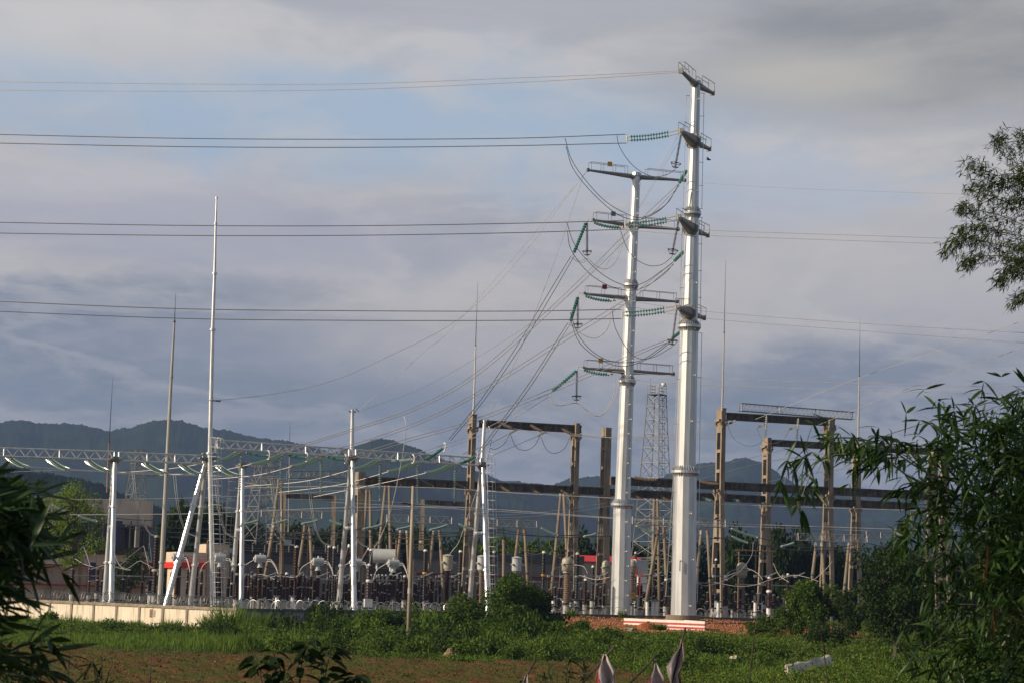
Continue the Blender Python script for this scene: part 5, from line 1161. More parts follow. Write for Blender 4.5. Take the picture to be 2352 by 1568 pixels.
for i, (a, D0, D1) in enumerate((([(1608, 1072), (1700, 1056), (1800, 1032), (1900, 1012)], 272, 300), ([(1608, 1099), (1750, 1062), (1900, 1040)], 272, 300), ([(1664, 1128), (1800, 1098), (1960, 1072)], 274, 300), ([(1406, 1140), (1460, 1126), (1500, 1118)], 272, 280))):
    wire(f'thin rising wire number {ORD[i]} from below among the right concrete columns', lin(a, D0, D1), 'alu', 1.0, GO)
GY = 'long pale wires crossing the yard'
YW = [([(20, 1083), (150, 1079), (255, 1084), (378, 1089), (480, 1092), (600, 1096), (735, 1104), (850, 1116)], 'lwire', 1.4, 212, 228), ([(62, 1071), (110, 1074), (157, 1077), (247, 1081), (378, 1086), (500, 1090), (640, 1093)], 'lwire', 1.5, 208, 216), ([(255, 1086), (400, 1074), (503, 1056)], 'lwire', 1.4, 222, 217), ([(367, 1090), (480, 1084), (582, 1064)], 'lwire', 1.4, 224, 218), ([(480, 1100), (590, 1090), (675, 1069)], 'lwire', 1.4, 226, 219), ([(560, 1116), (700, 1104), (814, 1076)], 'lwire', 1.4, 230, 221), ([(640, 1130), (780, 1112), (897, 1081)], 'lwire', 1.4, 232, 222), ([(720, 1140), (880, 1108), (983, 1084)], 'lwire', 1.4, 234, 223),
      ([(130, 1146), (300, 1145), (480, 1141), (700, 1131), (860, 1118)], 'lwire', 1.2, 232, 240), ([(160, 1181), (330, 1180), (500, 1177), (740, 1166), (900, 1163), (1060, 1164), (1230, 1175), (1409, 1188), (1644, 1200), (1880, 1208), (2120, 1216), (2400, 1222)], 'lwire', 1.4, 236, 240), ([(540, 1120), (760, 1116), (1000, 1119), (1180, 1131), (1452, 1145), (1644, 1156), (1900, 1165), (2150, 1172), (2400, 1178)], 'lwire', 1.5, 236, 240), ([(760, 1152), (1000, 1165), (1230, 1178), (1409, 1190), (1644, 1205), (2000, 1218)], 'lwire', .9, 238, 242),
      ([(1060, 1182), (1180, 1180), (1300, 1168), (1406, 1152)], 'alu', .9, 262, 275), ([(1060, 1188), (1200, 1186), (1320, 1174), (1406, 1160)], 'alu', .9, 263, 276), ([(500, 1150), (640, 1146), (830, 1147), (1000, 1160), (1076, 1172)], 'alu', 1.0, 255, 262), ([(420, 1160), (620, 1170), (800, 1172), (960, 1166)], 'alu', 1.0, 258, 262)]
seenl = set()
for i, (a, m, w, d0, d1) in enumerate(YW):
    o_ = wire(f'long pale wire crossing the yard, {where([a[len(a) // 2][0]])[0].split("first right of the ")[1]} side, height step {ORD[min(i, 13)]}' if False else f'pale yard wire from the {where([a[0][0]])[0].replace("first right of the ", "")} towards the {where([a[-1][0]])[0].replace("first right of the ", "")}', lin(a, d0, d1), m, w, GY)
    if o_['label'] in seenl: o_['label'] = 'lower ' + o_['label']
    seenl.add(o_['label'])
GK = 'dark busbar cables sagging across the yard'
KW = [(400, 1222, 620, 1230, 800, 1224), (390, 1232, 600, 1238, 860, 1232), (430, 1212, 640, 1222, 840, 1214), (820, 1212, 960, 1226, 1090, 1222), (830, 1221, 980, 1232, 1140, 1226), (870, 1206, 1000, 1221, 1150, 1216), (1090, 1215, 1240, 1230, 1390, 1222), (1100, 1206, 1260, 1232, 1405, 1230), (1282, 1228, 1330, 1229, 1370, 1225), (1510, 1226, 1600, 1236, 1690, 1232), (1640, 1232, 1760, 1252, 1850, 1250), (1740, 1233, 1850, 1256, 1960, 1252), (1718, 1245, 1830, 1262, 2000, 1258), (180, 1180, 300, 1206, 420, 1212), (224, 1196, 330, 1216, 470, 1226), (1990, 1246, 2080, 1262, 2200, 1262), (150, 1172, 300, 1192, 480, 1196)]
for k_, w in zip(KW, where([k_[0] for k_ in KW])):
    wire(f'dark sagging cable starting {w}', lin([(k_[0], k_[1]), (k_[2], k_[3]), (k_[4], k_[5])], 256, 262), 'dwire', 1.9, GK)
GP = 'white droppers bending down to the equipment'
DR = [[(303.5, 1087), (310, 1141), (325, 1191), (343, 1224), (358, 1230)], [(398, 1090), (405.6, 1154), (418, 1204), (430, 1223), (452, 1232)], [(492, 1092), (500, 1165), (514, 1217), (528, 1230), (546, 1236)], [(620, 1098), (632, 1186), (644.6, 1229), (659.7, 1247), (680, 1253)], [(706, 1104), (714, 1166), (725, 1217), (740, 1244), (764, 1254)], [(792, 1120), (800, 1185), (812, 1228), (829, 1249), (850, 1258)]]
for a, w in zip(DR, where([d[0][0] for d in DR])):
    for q, dx in (('left', 0), ('right', 5)):
        wire(f'{q} white dropper of the pair {w}', lin([(x + dx * (1 - i / 4), y - dx * .3) for i, (x, y) in enumerate(a)], 222, 228), 'lwire', 1.6, GP)
wire('long white cable swinging down to the white collared arrester', lin([(928, 956), (932.5, 972), (931, 1000), (921, 1066), (899, 1166), (876, 1229), (855, 1267), (849, 1294)], 216, 224), 'lwire', 1.7, GP)
wire('long white cable falling to the beige flat lidded transformer', lin([(1122, 978), (1130, 995), (1125, 1028), (1113, 1083), (1095, 1126), (1057, 1237), (1040, 1262), (1031, 1276)], 217, 231), 'lwire', 1.7, GP)
for a, w in zip([(423, 436), (519, 541), (613, 639), (745, 766), (833, 848), (918, 937)], where([423, 519, 613, 745, 833, 918])):
    for q, dy in (('upper', 0), ('lower', 4)):
        x0, x1 = a; y = 1279 + (x0 - 409) * .027; wire(f'{q} white arched jumper off the drum head, {w}', lin([(x0, y + dy), (x0 + (x1 - x0) * .4, y + dy + 1), (x0 + (x1 - x0) * .8, y + 16 + dy), (x1, y + 33)], 236, 233), 'lwire', 1.3, 'white arched jumpers')
    wire(f'thin jumper entering the drum head, {w}', lin([(x0 - 62, y + 40), (x0 - 52, y + 15), (x0 - 30, y)], 238, 237), 'lwire', 1.1, 'white arched jumpers')
LJ = [[(206, 1307), (240, 1297), (262, 1300), (290, 1305), (318, 1288), (332, 1292), (356, 1306)], [(192, 1254), (200, 1275), (207, 1298)], [(330, 1252), (337, 1280), (342, 1303)], [(192, 1252), (172, 1274), (150, 1284)], [(330, 1252), (300, 1275), (272, 1300)], [(172, 1282), (195, 1295), (215, 1301)], [(258, 1230), (266, 1280), (282, 1304), (300, 1308)], [(1250, 1266), (1228, 1272), (1200, 1262), (1190, 1246)], [(1326, 1268), (1300, 1280), (1278, 1276), (1262, 1250)], [(1291, 1300), (1274, 1304), (1265, 1318)], [(1318, 1296), (1340, 1300), (1350, 1316)], [(1730, 1244), (1726, 1275), (1700, 1310), (1660, 1334), (1620, 1344), (1600, 1336)], [(1640, 1336), (1690, 1345), (1730, 1343), (1770, 1330), (1800, 1322)], [(1790, 1330), (1820, 1320), (1850, 1324), (1880, 1334)], [(1776, 1292), (1790, 1320), (1812, 1336)], [(1870, 1330), (1895, 1308), (1912, 1288)], [(1692, 1306), (1676, 1312), (1662, 1328)], [(1717, 1304), (1738, 1314), (1752, 1330)], [(590, 1330), (640, 1322), (690, 1328)], [(560, 1328), (600, 1318), (640, 1334)], [(1330, 1320), (1370, 1330), (1400, 1324)]]
for a, w in zip(LJ, where([d[0][0] for d in LJ])):
    wire(f'low pale jumper between equipment, {w}', lin(a, 236, 234), 'alu', 1.2, 'low jumpers between the equipment')
DV = [(1183, 1131, 1172, 1230), (1246, 1134, 1238, 1235), (1196, 1150, 1193, 1200), (1275, 1152, 1285, 1262), (1013, 1118, 1004, 1180), (1068, 1118, 1044, 1215), (1640, 1150, 1632, 1210), (1700, 1152, 1690, 1240), (1758, 1158, 1742, 1250), (1350, 1228, 1372, 1268), (1080, 1060, 1062, 1180), (1830, 1160, 1818, 1240), (930, 1112, 920, 1180), (575, 1110, 570, 1180), (690, 1130, 700, 1200), (780, 1130, 776, 1215)]
for d, w in zip(DV, where([d[0] for d in DV])):
    wire(f'thin dark dropper hanging in the yard, {w}', lin([(d[0], d[1]), ((d[0] + d[2]) / 2 + 1, (d[1] + d[3]) / 2), (d[2], d[3])], 276, 262), 'dwire', 1.0, 'thin dark droppers')
# utility pole in front of the wall
D = 168; A = P(949, 1115, D); B = P(938, 1478, D); t = thing('utility_pole', 'bare tan concrete utility pole standing in the shrubs before the wall', 'utility pole', B)
k = D / F; MB().tube([A, B - UP * .4], [3.4 * k, 5.6 * k], 14).build('pole_shaft', 'upole', t, smooth=True)
c_ = P(946, 1157, D); g = MB(); g.bar(c_ - E1 * .85 + UP * .05, c_ + E1 * .85 - UP * .05, .09, .09); g.build('cross_arm', 'dark', t)
for s in (-.8, -.55, .35, .6, .85):
    q = c_ + E1 * s + UP * (.02 - .05 * s); MB().sheds(q - E1 * .09 - UP * .03, q + E1 * .2 + UP * .03, .085, .08, 8, .6).build('pin_insulator', 'black' if s < 0 else 'white', t)
MB().cyl(P(941.5, 1350, D), P(941, 1362, D), 5.1 * k, n=14).build('painted_band', 'polegrey', t)
# bird
c_ = P(1628, 367, 180); g = MB(); d = V((.95, .1, -.1)).normalized(); g.tube([c_ - d * .22, c_ - d * .12, c_, c_ + d * .12, c_ + d * .2], [.02, .06, .075, .05, .01], 8)
s = V((.2, .6, .75)); s2 = V((-.1, -.6, .6))
for w_ in (V((-.25, .5, .12)), V((-.2, -.45, .16))): g.add([c_ + d * .08, c_ - d * .08, c_ + w_ * .55 - d * .1, c_ + w_ * .9, c_ + w_ * .5 + d * .1], [(0, 1, 2, 3, 4), (4, 3, 2, 1, 0)])
g.add([c_ - d * .18, c_ - d * .34 + V((0, .06, 0)), c_ - d * .34 - V((0, .06, 0))], [(0, 1, 2), (2, 1, 0)])
tag(g.build('bird', 'black'), 'small dark bird flying just right of the tallest white tower', 'bird')
# ------------------------------------------------------------------ vegetation
def tree_clumps(k, rx, rz, zc, seed, flat=.0):
    r = np.random.default_rng(seed); d = unit(r.normal(size=(k, 3))); q = r.random(k) ** .4
    c = d * q[:, None] * np.array([rx, rx, rz]) + np.array([0, 0, zc]); c[:, 2] = np.maximum(c[:, 2], zc - rz * .8)
    return c, (.20 + .16 * r.random(k)) * rx * 1.5
def make_tree(nm, label, cat, loc, H, Wd, n, leaf, m, seed, low=.25, group=None, k=26, trunk=True, bare=None):
    """H height, Wd crown width in metres; low = where the crown starts"""
    t = thing(nm, label, cat, loc, group)
    zc = H * (low + (1 - low) * .5); rz = H * (1 - low) * .5
    c, r = tree_clumps(k, Wd / 2 * .82, rz * .86, zc, seed)
    v, f = crown(c, np.maximum(r, .12 * Wd / 2), n, leaf, leaf * .55)
    npobj('crown', v, f, m, t)
    if trunk:
        g = MB(); rs = random.Random(seed); th = max(.035, H * .018)
        g.tube([(0, 0, -.3), (rs.uniform(-.1, .1) * Wd * .2, 0, H * low), (rs.uniform(-.1, .1) * Wd, rs.uniform(-.1, .1) * Wd, zc + rz * .5)], [th * 1.3, th, th * .3], 7)
        for i in range(0, k, 3):
            z = min(H * low + rs.random() * rz, c[i][2]); g.tube([(0, 0, z * .9), ((c[i][0]) * .5, c[i][1] * .5, (z + c[i][2]) / 2 + .05 * H), tuple(c[i])], [th * .5, th * .3, th * .1], 5)
        o = g.build('trunk', 'bark', None, loc=(0, 0, 0)); o.parent = t
    return t
# trees behind the yard: four kinds, copied
TREES = [(400, 1165, 350, 62), (424, 1148, 352, 58), (452, 1162, 348, 60), (478, 1150, 350, 56), (508, 1156, 352, 56), (536, 1178, 354, 60), (568, 1192, 420, 80), (620, 1200, 430, 90), (670, 1196, 425, 84), (722, 1202, 430, 90), (775, 1196, 425, 86), (826, 1204, 430, 84), (872, 1200, 425, 84), (920, 1208, 430, 84), (966, 1206, 425, 80), (1010, 1214, 420, 78), (1052, 1218, 410, 74), (1095, 1222, 400, 70),
         (1128, 1230, 352, 66), (1160, 1216, 356, 76), (1198, 1232, 350, 66), (1232, 1226, 356, 72), (1268, 1230, 350, 70), (1304, 1222, 356, 66), (1342, 1214, 352, 70), (1378, 1220, 356, 66), (1412, 1226, 352, 66), (1462, 1232, 356, 76), (1512, 1236, 352, 72), (1560, 1240, 356, 80), (1612, 1236, 352, 76), (1660, 1222, 350, 66), (1694, 1206, 346, 66), (1730, 1216, 350, 70), (1772, 1226, 352, 64), (1806, 1188, 344, 66), (1838, 1204, 348, 54), (1872, 1236, 352, 70), (1918, 1250, 350, 76), (1966, 1256, 354, 80), (2018, 1262, 350, 80), (2075, 1250, 352, 90), (2140, 1255, 350, 100), (2210, 1240, 352, 110), (2290, 1235, 350, 110), (2360, 1230, 352, 110)]
protos = []
for i, (n, low, m) in enumerate(((2400, .10, 'leafT'), (2600, .06, 'leafA'), (2400, .08, 'leafT'), (2400, .05, 'leafB'))):
    protos.append(make_tree('broadleaf_tree', 'far tree', 'tree', (0, 0, 0), 10, 8.5, n, .86, m, 40 + i, low, 'trees behind the substation', 30))
usedp = set()
for i, ((px, py, D, wpx), w) in enumerate(zip(TREES, where([t_[0] for t_ in TREES]))):
    p = P(px, py, D); H = p.z - YARD + .3; wd = wpx * D / F
    k_ = (3 if i < 6 else (1 if 1120 < px < 1340 else [0, 2][i % 2]))
    lb = f'{["olive", "bright green", "dull green", "dark"][k_]} tree beyond the yard, {w}'; sc = (wd / 8.5 * 1.25, wd / 8.5 * 1.25, H / 10); loc = (p.x, p.y, YARD - .2)
    if k_ not in usedp: o = protos[k_]; o.location = loc; o.scale = sc; o['label'] = lb; usedp.add(k_)
    else: dup(protos[k_], loc, sc, random.uniform(0, 6), lb)
p = P(176, 1098, 262); make_tree('broadleaf_tree', 'fresh yellow green tree before the control building', 'tree', (p.x, p.y, YARD), p.z - YARD, 7.6, 5200, .34, 'leafY', 77, .3, None, 34)
p = P(300, 1262, 270); make_tree('broadleaf_tree', 'dark low tree before the lower windows of the control building', 'tree', (p.x, p.y, YARD), p.z - YARD, 5.5, 2200, .34, 'leafB', 78, .05, None, 18)
# shrubs and small trees before the wall (px, top y, D, width px, material, leaf, label)
SH = [(1190, 1316, 183, 150, 'leafA', .26, 'largest round bush in front of the caged ladder A-frame'), (1163, 1290, 187, 66, 'leafB', .30, 'dark pointed sapling rising behind the largest bush'), (1070, 1366, 184, 118, 'leafA', .25, 'wide bush just left of the largest bush'), (1238, 1352, 185, 90, 'leafB', .24, 'dark bush at the right flank of the largest bush'), (985, 1396, 180, 100, 'leafA', .24, 'low bush just right of the bare utility pole'), (872, 1394, 182, 120, 'leafA', .24, 'low spreading bush left of the bare utility pole'),
      (728, 1388, 188, 66, 'leafB', .26, 'feathery dark sapling against the grey wall'), (790, 1416, 180, 100, 'leafA', .24, 'low bush under the stub post A-frame'), (522, 1432, 170, 128, 'leafB', .24, 'dark low bush at the corner of the cream wall'), (640, 1446, 168, 110, 'leafA', .22, 'green shrub right of the wall corner'), (720, 1442, 166, 110, 'leafA', .22, 'green shrub below the grey wall'), (900, 1440, 162, 120, 'leafA', .22, 'shrub at the foot of the utility pole, left side'), (1010, 1440, 168, 100, 'leafA', .22, 'shrub at the foot of the utility pole, right side'),
      (112, 1404, 197, 44, 'grass', .3, 'small round grassy shrub at the left wall'), (1330, 1424, 176, 70, 'leafA', .2, 'low shrub left of the red soil'), (1140, 1420, 172, 110, 'leafA', .22, 'mid green shrub below the largest bush'), (1262, 1428, 176, 70, 'leafA', .22, 'small shrub right below the largest bush'), (1776, 1408, 192, 92, 'leafA', .2, 'mounded shrub right of the red soil'), (1735, 1425, 188, 56, 'leafA', .2, 'small mounded shrub beside the red soil'),
      (1872, 1318, 188, 130, 'leafA', .28, 'leafy young tree with drooping leaves at right'), (1948, 1352, 186, 86, 'leafB', .24, 'dark shrub between the leafy tree and the dark tree'), (1820, 1372, 190, 80, 'leafA', .22, 'shrub sloping left of the leafy young tree'), (1905, 1432, 172, 130, 'leafB', .22, 'broad dark shrub below the leafy young tree'), (2150, 1405, 168, 130, 'leafB', .22, 'bush half hidden by bamboo at right'), (2240, 1432, 160, 150, 'leafA', .22, 'green bush beneath the right bamboo'), (2060, 1462, 166, 130, 'leafA', .2, 'low bush behind the dark tree trunk'), (1620, 1462, 160, 120, 'leafA', .2, 'low weed bush below the striped barrier'), (1470, 1468, 158, 120, 'leafA', .2, 'low weed bush left below the striped barrier'), (1345, 1480, 156, 130, 'leafA', .2, 'wide low weed bush in the middle slope'), (1760, 1480, 158, 130, 'leafA', .2, 'low weed bush at right of the pale flag')]
for i, (px, py, D, wpx, m, lf, lb) in enumerate(SH):
    p = P(px, py, D); z = float(gz(p.x, p.y)); H = max(.5, p.z - z); wd = wpx * D / F
    make_tree('shrub', lb, 'shrub', (p.x, p.y, z), H, wd, int(800 + 260 * wd * H), lf, m, 200 + i, .0, 'shrubs before the wall', int(12 + wd * 3), trunk=H > 1.6)
p = P(2035, 1240, 150); z = float(gz(P(2062, 1540, 150).x, 150.)); b = P(2058, 1540, 150)
make_tree('small_tree', 'dark dense small tree with a thin bare trunk at right', 'tree', (b.x, b.y, z), p.z - z, 6.6, 8500, .27, 'leafB', 301, .22, None, 44)

# weed clumps over the slope: four kinds, copied
wp = [make_tree('weed_clump', 'weed clump', 'shrub', (0, 0, 0), 1.2, 2.6, n_, .24, m_, 500 + i, 0, 'weed clumps on the slope', 16, trunk=False) for i, (n_, m_) in enumerate(((620, 'leafA'), (560, 'weed'), (620, 'leafB'), (560, 'leafA')))]
bands = (('rear', 186, 650, 1290, 15, 1.35), ('middle', 172, 620, 1300, 16, 1.1), ('front', 158, 560, 1400, 17, .8), ('right middle', 164, 1330, 2300, 16, .5), ('right front', 144, 1440, 2330, 16, .8), ('left', 183, 60, 520, 9, .55))
usedw = set()
for bn, D, x0, x1, n_, hs in bands:
    xs_ = [x0 + (x1 - x0) * (i + random.uniform(.1, .9)) / n_ for i in range(n_)]
    for i, (px, w) in enumerate(zip(xs_, where(xs_))):
        Dd = D + random.uniform(-5, 5); p = P(px, 1420, Dd); k_ = random.randrange(4); s_ = random.uniform(.65, 1.25); h_ = hs * random.uniform(.8, 2.1)
        lb = f'{["green", "bright green", "dark", "mid green"][k_]} weed clump, {bn} band, {w}'; loc = (p.x, p.y, float(gz(p.x, p.y)) - .05); sc = (s_, s_ * .9, h_)
        if k_ not in usedw: o = wp[k_]; o.location = loc; o.scale = sc; o['label'] = lb; usedw.add(k_)
        else: dup(wp[k_], loc, sc, random.uniform(0, 6), lb)
# ground cover
def scatter(n, x0, x1, y0, y1, keep):
    x = RNG.uniform(x0, x1, n); y = RNG.uniform(y0, y1, n); k = keep(x, y); return x[k], y[k]
def on_slope(x, y):
    d = y - wall_y(x); ok = (y > field_edge(x) + 1.5 * np.sin(x * 2.1)) & (d < -.4) & (np.abs(x) < .25 * y + 4)
    red = ss(1, 4, x) * ss(183, 189, y + 2.5 * np.sin(x * .7)) * (1 - ss(30, 36, x))
    return ok & (RNG.random(len(x)) > red * .985)
x, y = scatter(110000, -52, 56, 106, 232, on_slope)
patch = np.clip(.5 + .5 * fbm(x, y, .22, 5), 0, 1.3); p2 = np.clip(.5 + .6 * fbm(x, y, .75, 8), 0, 1.2); rgt = ss(-27, -18, x); tall = .22 + (.35 + .65 * rgt) * patch ** 1.6 + (.15 + .35 * rgt) * p2 ** 2 * patch; near = ss(158, 168, y) * ss(-1, 3, x) * (1 - ss(33, 38, x)); tall = tall * (1 - .72 * near) * np.clip(.75 + .55 * fbm(x, y, 1.7, 13), .3, 1.7)
leafy = (fbm(x, y, .13, 9) + ss(-22, -8, x) * .9 > .0)
def cover(nm, mask, m, k, L, W, up, label):
    xx = np.repeat(x[mask], k); yy = np.repeat(y[mask], k); h = np.repeat(tall[mask], k); n = len(xx)
    q = RNG.random(n); C = np.stack([xx + RNG.normal(size=n) * .16, yy + RNG.normal(size=n) * .16, gz(xx, yy) + h * (q if up < 1 else 0)], 1)
    D_ = RNG.normal(size=(n, 3)) * (1 if up < 1 else .28) + np.array([0, 0, .35 if up < 1 else 1.0])
    Ln = L * (.6 + .8 * RNG.random(n)) * (1 if up < 1 else (.5 + 1.3 * h))
    v, f = leaves(C, D_, Ln, W * (.7 + .6 * RNG.random(n)), .0 if up < 1 else .12)
    tag(npobj(nm, v, f, m), kind='stuff')
cover('leafy_weeds', leafy, 'weed', 12, .15, .10, 0, '')
cover('tall_grass', ~leafy, 'grass', 5, .75, .045, 1, '')
k_ = RNG.random(len(x)) < .05 + .16 * (fbm(x, y, .3, 21) > .45)
cover('dry_weeds', k_, 'dry', 3, .6, .03, 1, '')
def tuft(label, px, py, D, wpx, n, m='grass', lean=.35):
    p = P(px, py, D); z = float(gz(p.x, p.y)); H = p.z - z; w = wpx * D / F / 2
    a = RNG.uniform(0, 6.28, n); r = w * .55 * np.sqrt(RNG.random(n)); C = np.stack([p.x + r * np.cos(a), p.y + r * np.sin(a), gz(p.x + r * np.cos(a), p.y + r * np.sin(a))], 1)
    D_ = np.stack([np.cos(a) * lean, np.sin(a) * lean, np.ones(n)], 1) + RNG.normal(size=(n, 3)) * .18
    v, f = leaves(C, D_, H * (.55 + .55 * RNG.random(n)), .05 + .03 * RNG.random(n), .10)
    tag(npobj('grass_clump', v - np.array(p[:]) * [1, 1, 0] - [0, 0, z], f, m, None, (p.x, p.y, z)), label, 'grass clump', 'tall grass clumps')
for a in ((530, 1372, 187, 70, 420, 'tallest reedy grass clump at the cream wall corner'), (598, 1394, 188, 60, 380, 'reedy grass clump against the grey wall'), (640, 1400, 190, 60, 320, 'shorter reedy clump on the grey wall, right one'), (486, 1400, 189, 46, 260, 'thin reedy clump left of the wall corner'), (1508, 1426, 200, 66, 800, 'dense arching tuft before the striped barrier'), (1450, 1436, 196, 40, 200, 'small tuft at the left barrier end'), (300, 1418, 192, 80, 420, 'grass clump under the middle of the cream wall'), (215, 1424, 194, 70, 400, 'grass clump under the left part of the cream wall'), (395, 1414, 190, 60, 300, 'grass clump under the plates on the cream wall'), (1310, 1390, 226, 22, 120, 'little weed on the right grey wall'), (1430, 1396, 230, 20, 100, 'little weed near the sign column foot')):
    tuft(a[5], a[0], a[1], a[2], a[3], a[4])
# crop stubble on the field: rows of small tufts
x, y = scatter(90000, -42, 34, 96, 153, lambda x, y: (y < field_edge(x) - .2) & (np.abs(x) < .25 * y + 3) & (np.sin((x * .62 + y * .78) * 3.4) + .8 * fbm(x, y, .5, 3) > .35))
n = len(x); C = np.stack([x, y, gz(x, y)], 1); D_ = RNG.normal(size=(n, 3)) * .6 + [0, 0, .7]
k_ = RNG.random(n) < .45
for nm, mk, m in (('field_seedlings', k_, 'weed'), ('straw_stubble', ~k_, 'dry')):
    v, f = leaves(C[mk], D_[mk], .10 + .14 * RNG.random(mk.sum()), .05 if m == 'weed' else .025, .05); tag(npobj(nm, v, f, m), kind='stuff')
# clods on the ploughed field
x, y = scatter(16000, -42, 34, 96, 153, lambda x, y: (y < field_edge(x) - .2) & (np.abs(x) < .25 * y + 3))
n = len(x); s = .03 + .10 * RNG.random(n) ** 3; B_ = np.array([[0, 0, .8], [.9, 0, -.3], [-.5, .8, -.3], [-.5, -.8, -.3], [.3, .5, .5]])
v = (B_[None] * RNG.uniform(.6, 1.4, (n, 5, 3)) * s[:, None, None] + np.stack([x, y, gz(x, y) + s * .1], 1)[:, None]).reshape(-1, 3); T_ = np.array([[0, 1, 4], [4, 1, 2], [0, 4, 2], [0, 2, 3], [0, 3, 1], [1, 3, 2]])
tag(npobj('soil_clods', v, (np.arange(n)[:, None, None] * 5 + T_[None]).reshape(-1, 3), 'soil'), kind='stuff')
# red rubble
x, y = scatter(26000, 0, 36, 182, 236, lambda x, y: (y < wall_y(x) - .5) & (RNG.random(len(x)) < ss(0, 4, x) * ss(182, 189, y + 3 * np.sin(x * .8))))
n = len(x); s = .05 + .13 * RNG.random(n) ** 2.2; B_ = np.array([[0, 0, 1.], [.95, 0, -.3], [-.5, .8, -.3], [-.5, -.8, -.3], [.3, .5, .7]])
ro = RNG.uniform(.6, 1.4, (n, 5, 3)); an = RNG.uniform(0, 6.28, n); c_, s_ = np.cos(an), np.sin(an)
v = B_[None] * ro * s[:, None, None]; v = np.stack([v[..., 0] * c_[:, None] - v[..., 1] * s_[:, None], v[..., 0] * s_[:, None] + v[..., 1] * c_[:, None], v[..., 2] * .7], -1)
v = (v + np.stack([x, y, gz(x, y) + s * .1], 1)[:, None]).reshape(-1, 3); T_ = np.array([[0, 1, 4], [4, 1, 2], [0, 4, 2], [0, 2, 3], [0, 3, 1], [1, 3, 2]])
tag(npobj('red_rubble', v, (np.arange(n)[:, None, None] * 5 + T_[None]).reshape(-1, 3), 'stone'), kind='stuff')
def stones(nm, label, px, py, D, wpx, hpx, n, m, sz):
    p = P(px, py, D); z = float(gz(p.x, p.y)); w = wpx * D / F / 2; h = hpx * D / F; g = MB(); rs = random.Random(px)
    g.tube([(p.x, p.y, z - .1), (p.x, p.y, z + h * .5), (p.x + .1, p.y, z + h * .8)], [w * .9, w * .6, .25], 9)
    for i in range(n):
        q = rs.random() ** .7; a = rs.uniform(0, 6.28); r = w * (1 - q) * .95; c_ = V((p.x + r * math.cos(a), p.y + r * math.sin(a), z + h * q)); e = V((math.cos(a * 3), math.sin(a * 3), rs.uniform(-.2, .2))).normalized(); f_ = UP.cross(e).normalized()
        g.obox(c_, e, f_, e.cross(f_), sz * rs.uniform(.6, 1.4), sz * rs.uniform(.5, 1), sz * rs.uniform(.25, .5))
    return tag(g.build(nm, m), label, 'stone heap')
stones('stone_heap', 'small heap of flat brown stones at the field edge', 1033, 1508, 152, 46, 26, 160, 'brick', .10)
stones('soil_heap', 'tan sandy heap before the striped barrier', 1488, 1444, 200, 70, 20, 10, 'redsoil', .1)
# bleached slab and scraps
A = P(1806, 1532, 128); B = P(1904, 1508, 134); g = MB(); d = (B - A).normalized(); s = d.cross(UP).normalized(); pts = []
rs = random.Random(5); nn = 10; vs_ = []
for i in range(nn + 1):
    c_ = A.lerp(B, i / nn); w = .22 + .10 * math.sin(i * .7) + rs.uniform(-.10, .10); z_ = rs.uniform(-.06, .06)
    vs_ += [c_ + s * -w * .4 + UP * (z_ + .12), c_ + UP * (z_ + .05) + s * w * .2, c_ + s * w - UP * (.25 + rs.uniform(0, .1)), c_ + s * w - UP * .4, c_ - UP * .35 - s * w * .4]
fs = []
for i in range(nn):
    for j in range(5): a = i * 5 + j; b = i * 5 + (j + 1) % 5; fs.append((a, a + 5, b + 5, b))
g.add(vs_, fs); g.add(vs_[:5], [(0, 1, 2, 3, 4)]); g.add(vs_[-5:], [(4, 3, 2, 1, 0)]); tag(g.build('bleached_slab', 'rock'), 'long bleached white slab lying in the weeds at bottom right', 'debris')
for i, (px, py, D, sz, lb) in enumerate(((664, 1428, 180, .32, 'white scrap against the grey wall weeds'), (1686, 1514, 146, .34, 'white scrap in the weeds right of the pale flag'), (1458, 1474, 168, .28, 'white scrap below the red soil'), (1918, 1441, 186, .36, 'white scrap on the red soil patch at right'), (2164, 1518, 142, .3, 'white scrap under the right bamboo'), (1445, 1455, 186, .4, 'pale broken block on the red soil edge'), (490, 1522, 128, .2, 'tiny white scrap on the ploughed field'), (945, 1431, 178, .22, 'tiny white scrap beside the utility pole'))):
    p = P(px, py, D); z = float(gz(p.x, p.y)); z = max(z + .05, p.z - .1); g = MB(); rs = random.Random(i); ps = [V((rs.uniform(-1, 1), rs.uniform(-.4, .4), rs.uniform(-.5, .8))) for _ in range(6)]
    c_ = V((p.x, p.y, z + .15)); g.add([c_ + q * sz for q in ps], [(0, 1, 2), (0, 2, 3), (1, 4, 2), (2, 4, 5), (3, 2, 5), (0, 3, 5), (0, 5, 1), (1, 5, 4)]); tag(g.build('scrap', 'rock'), lb, 'litter', 'white scraps in the weeds')

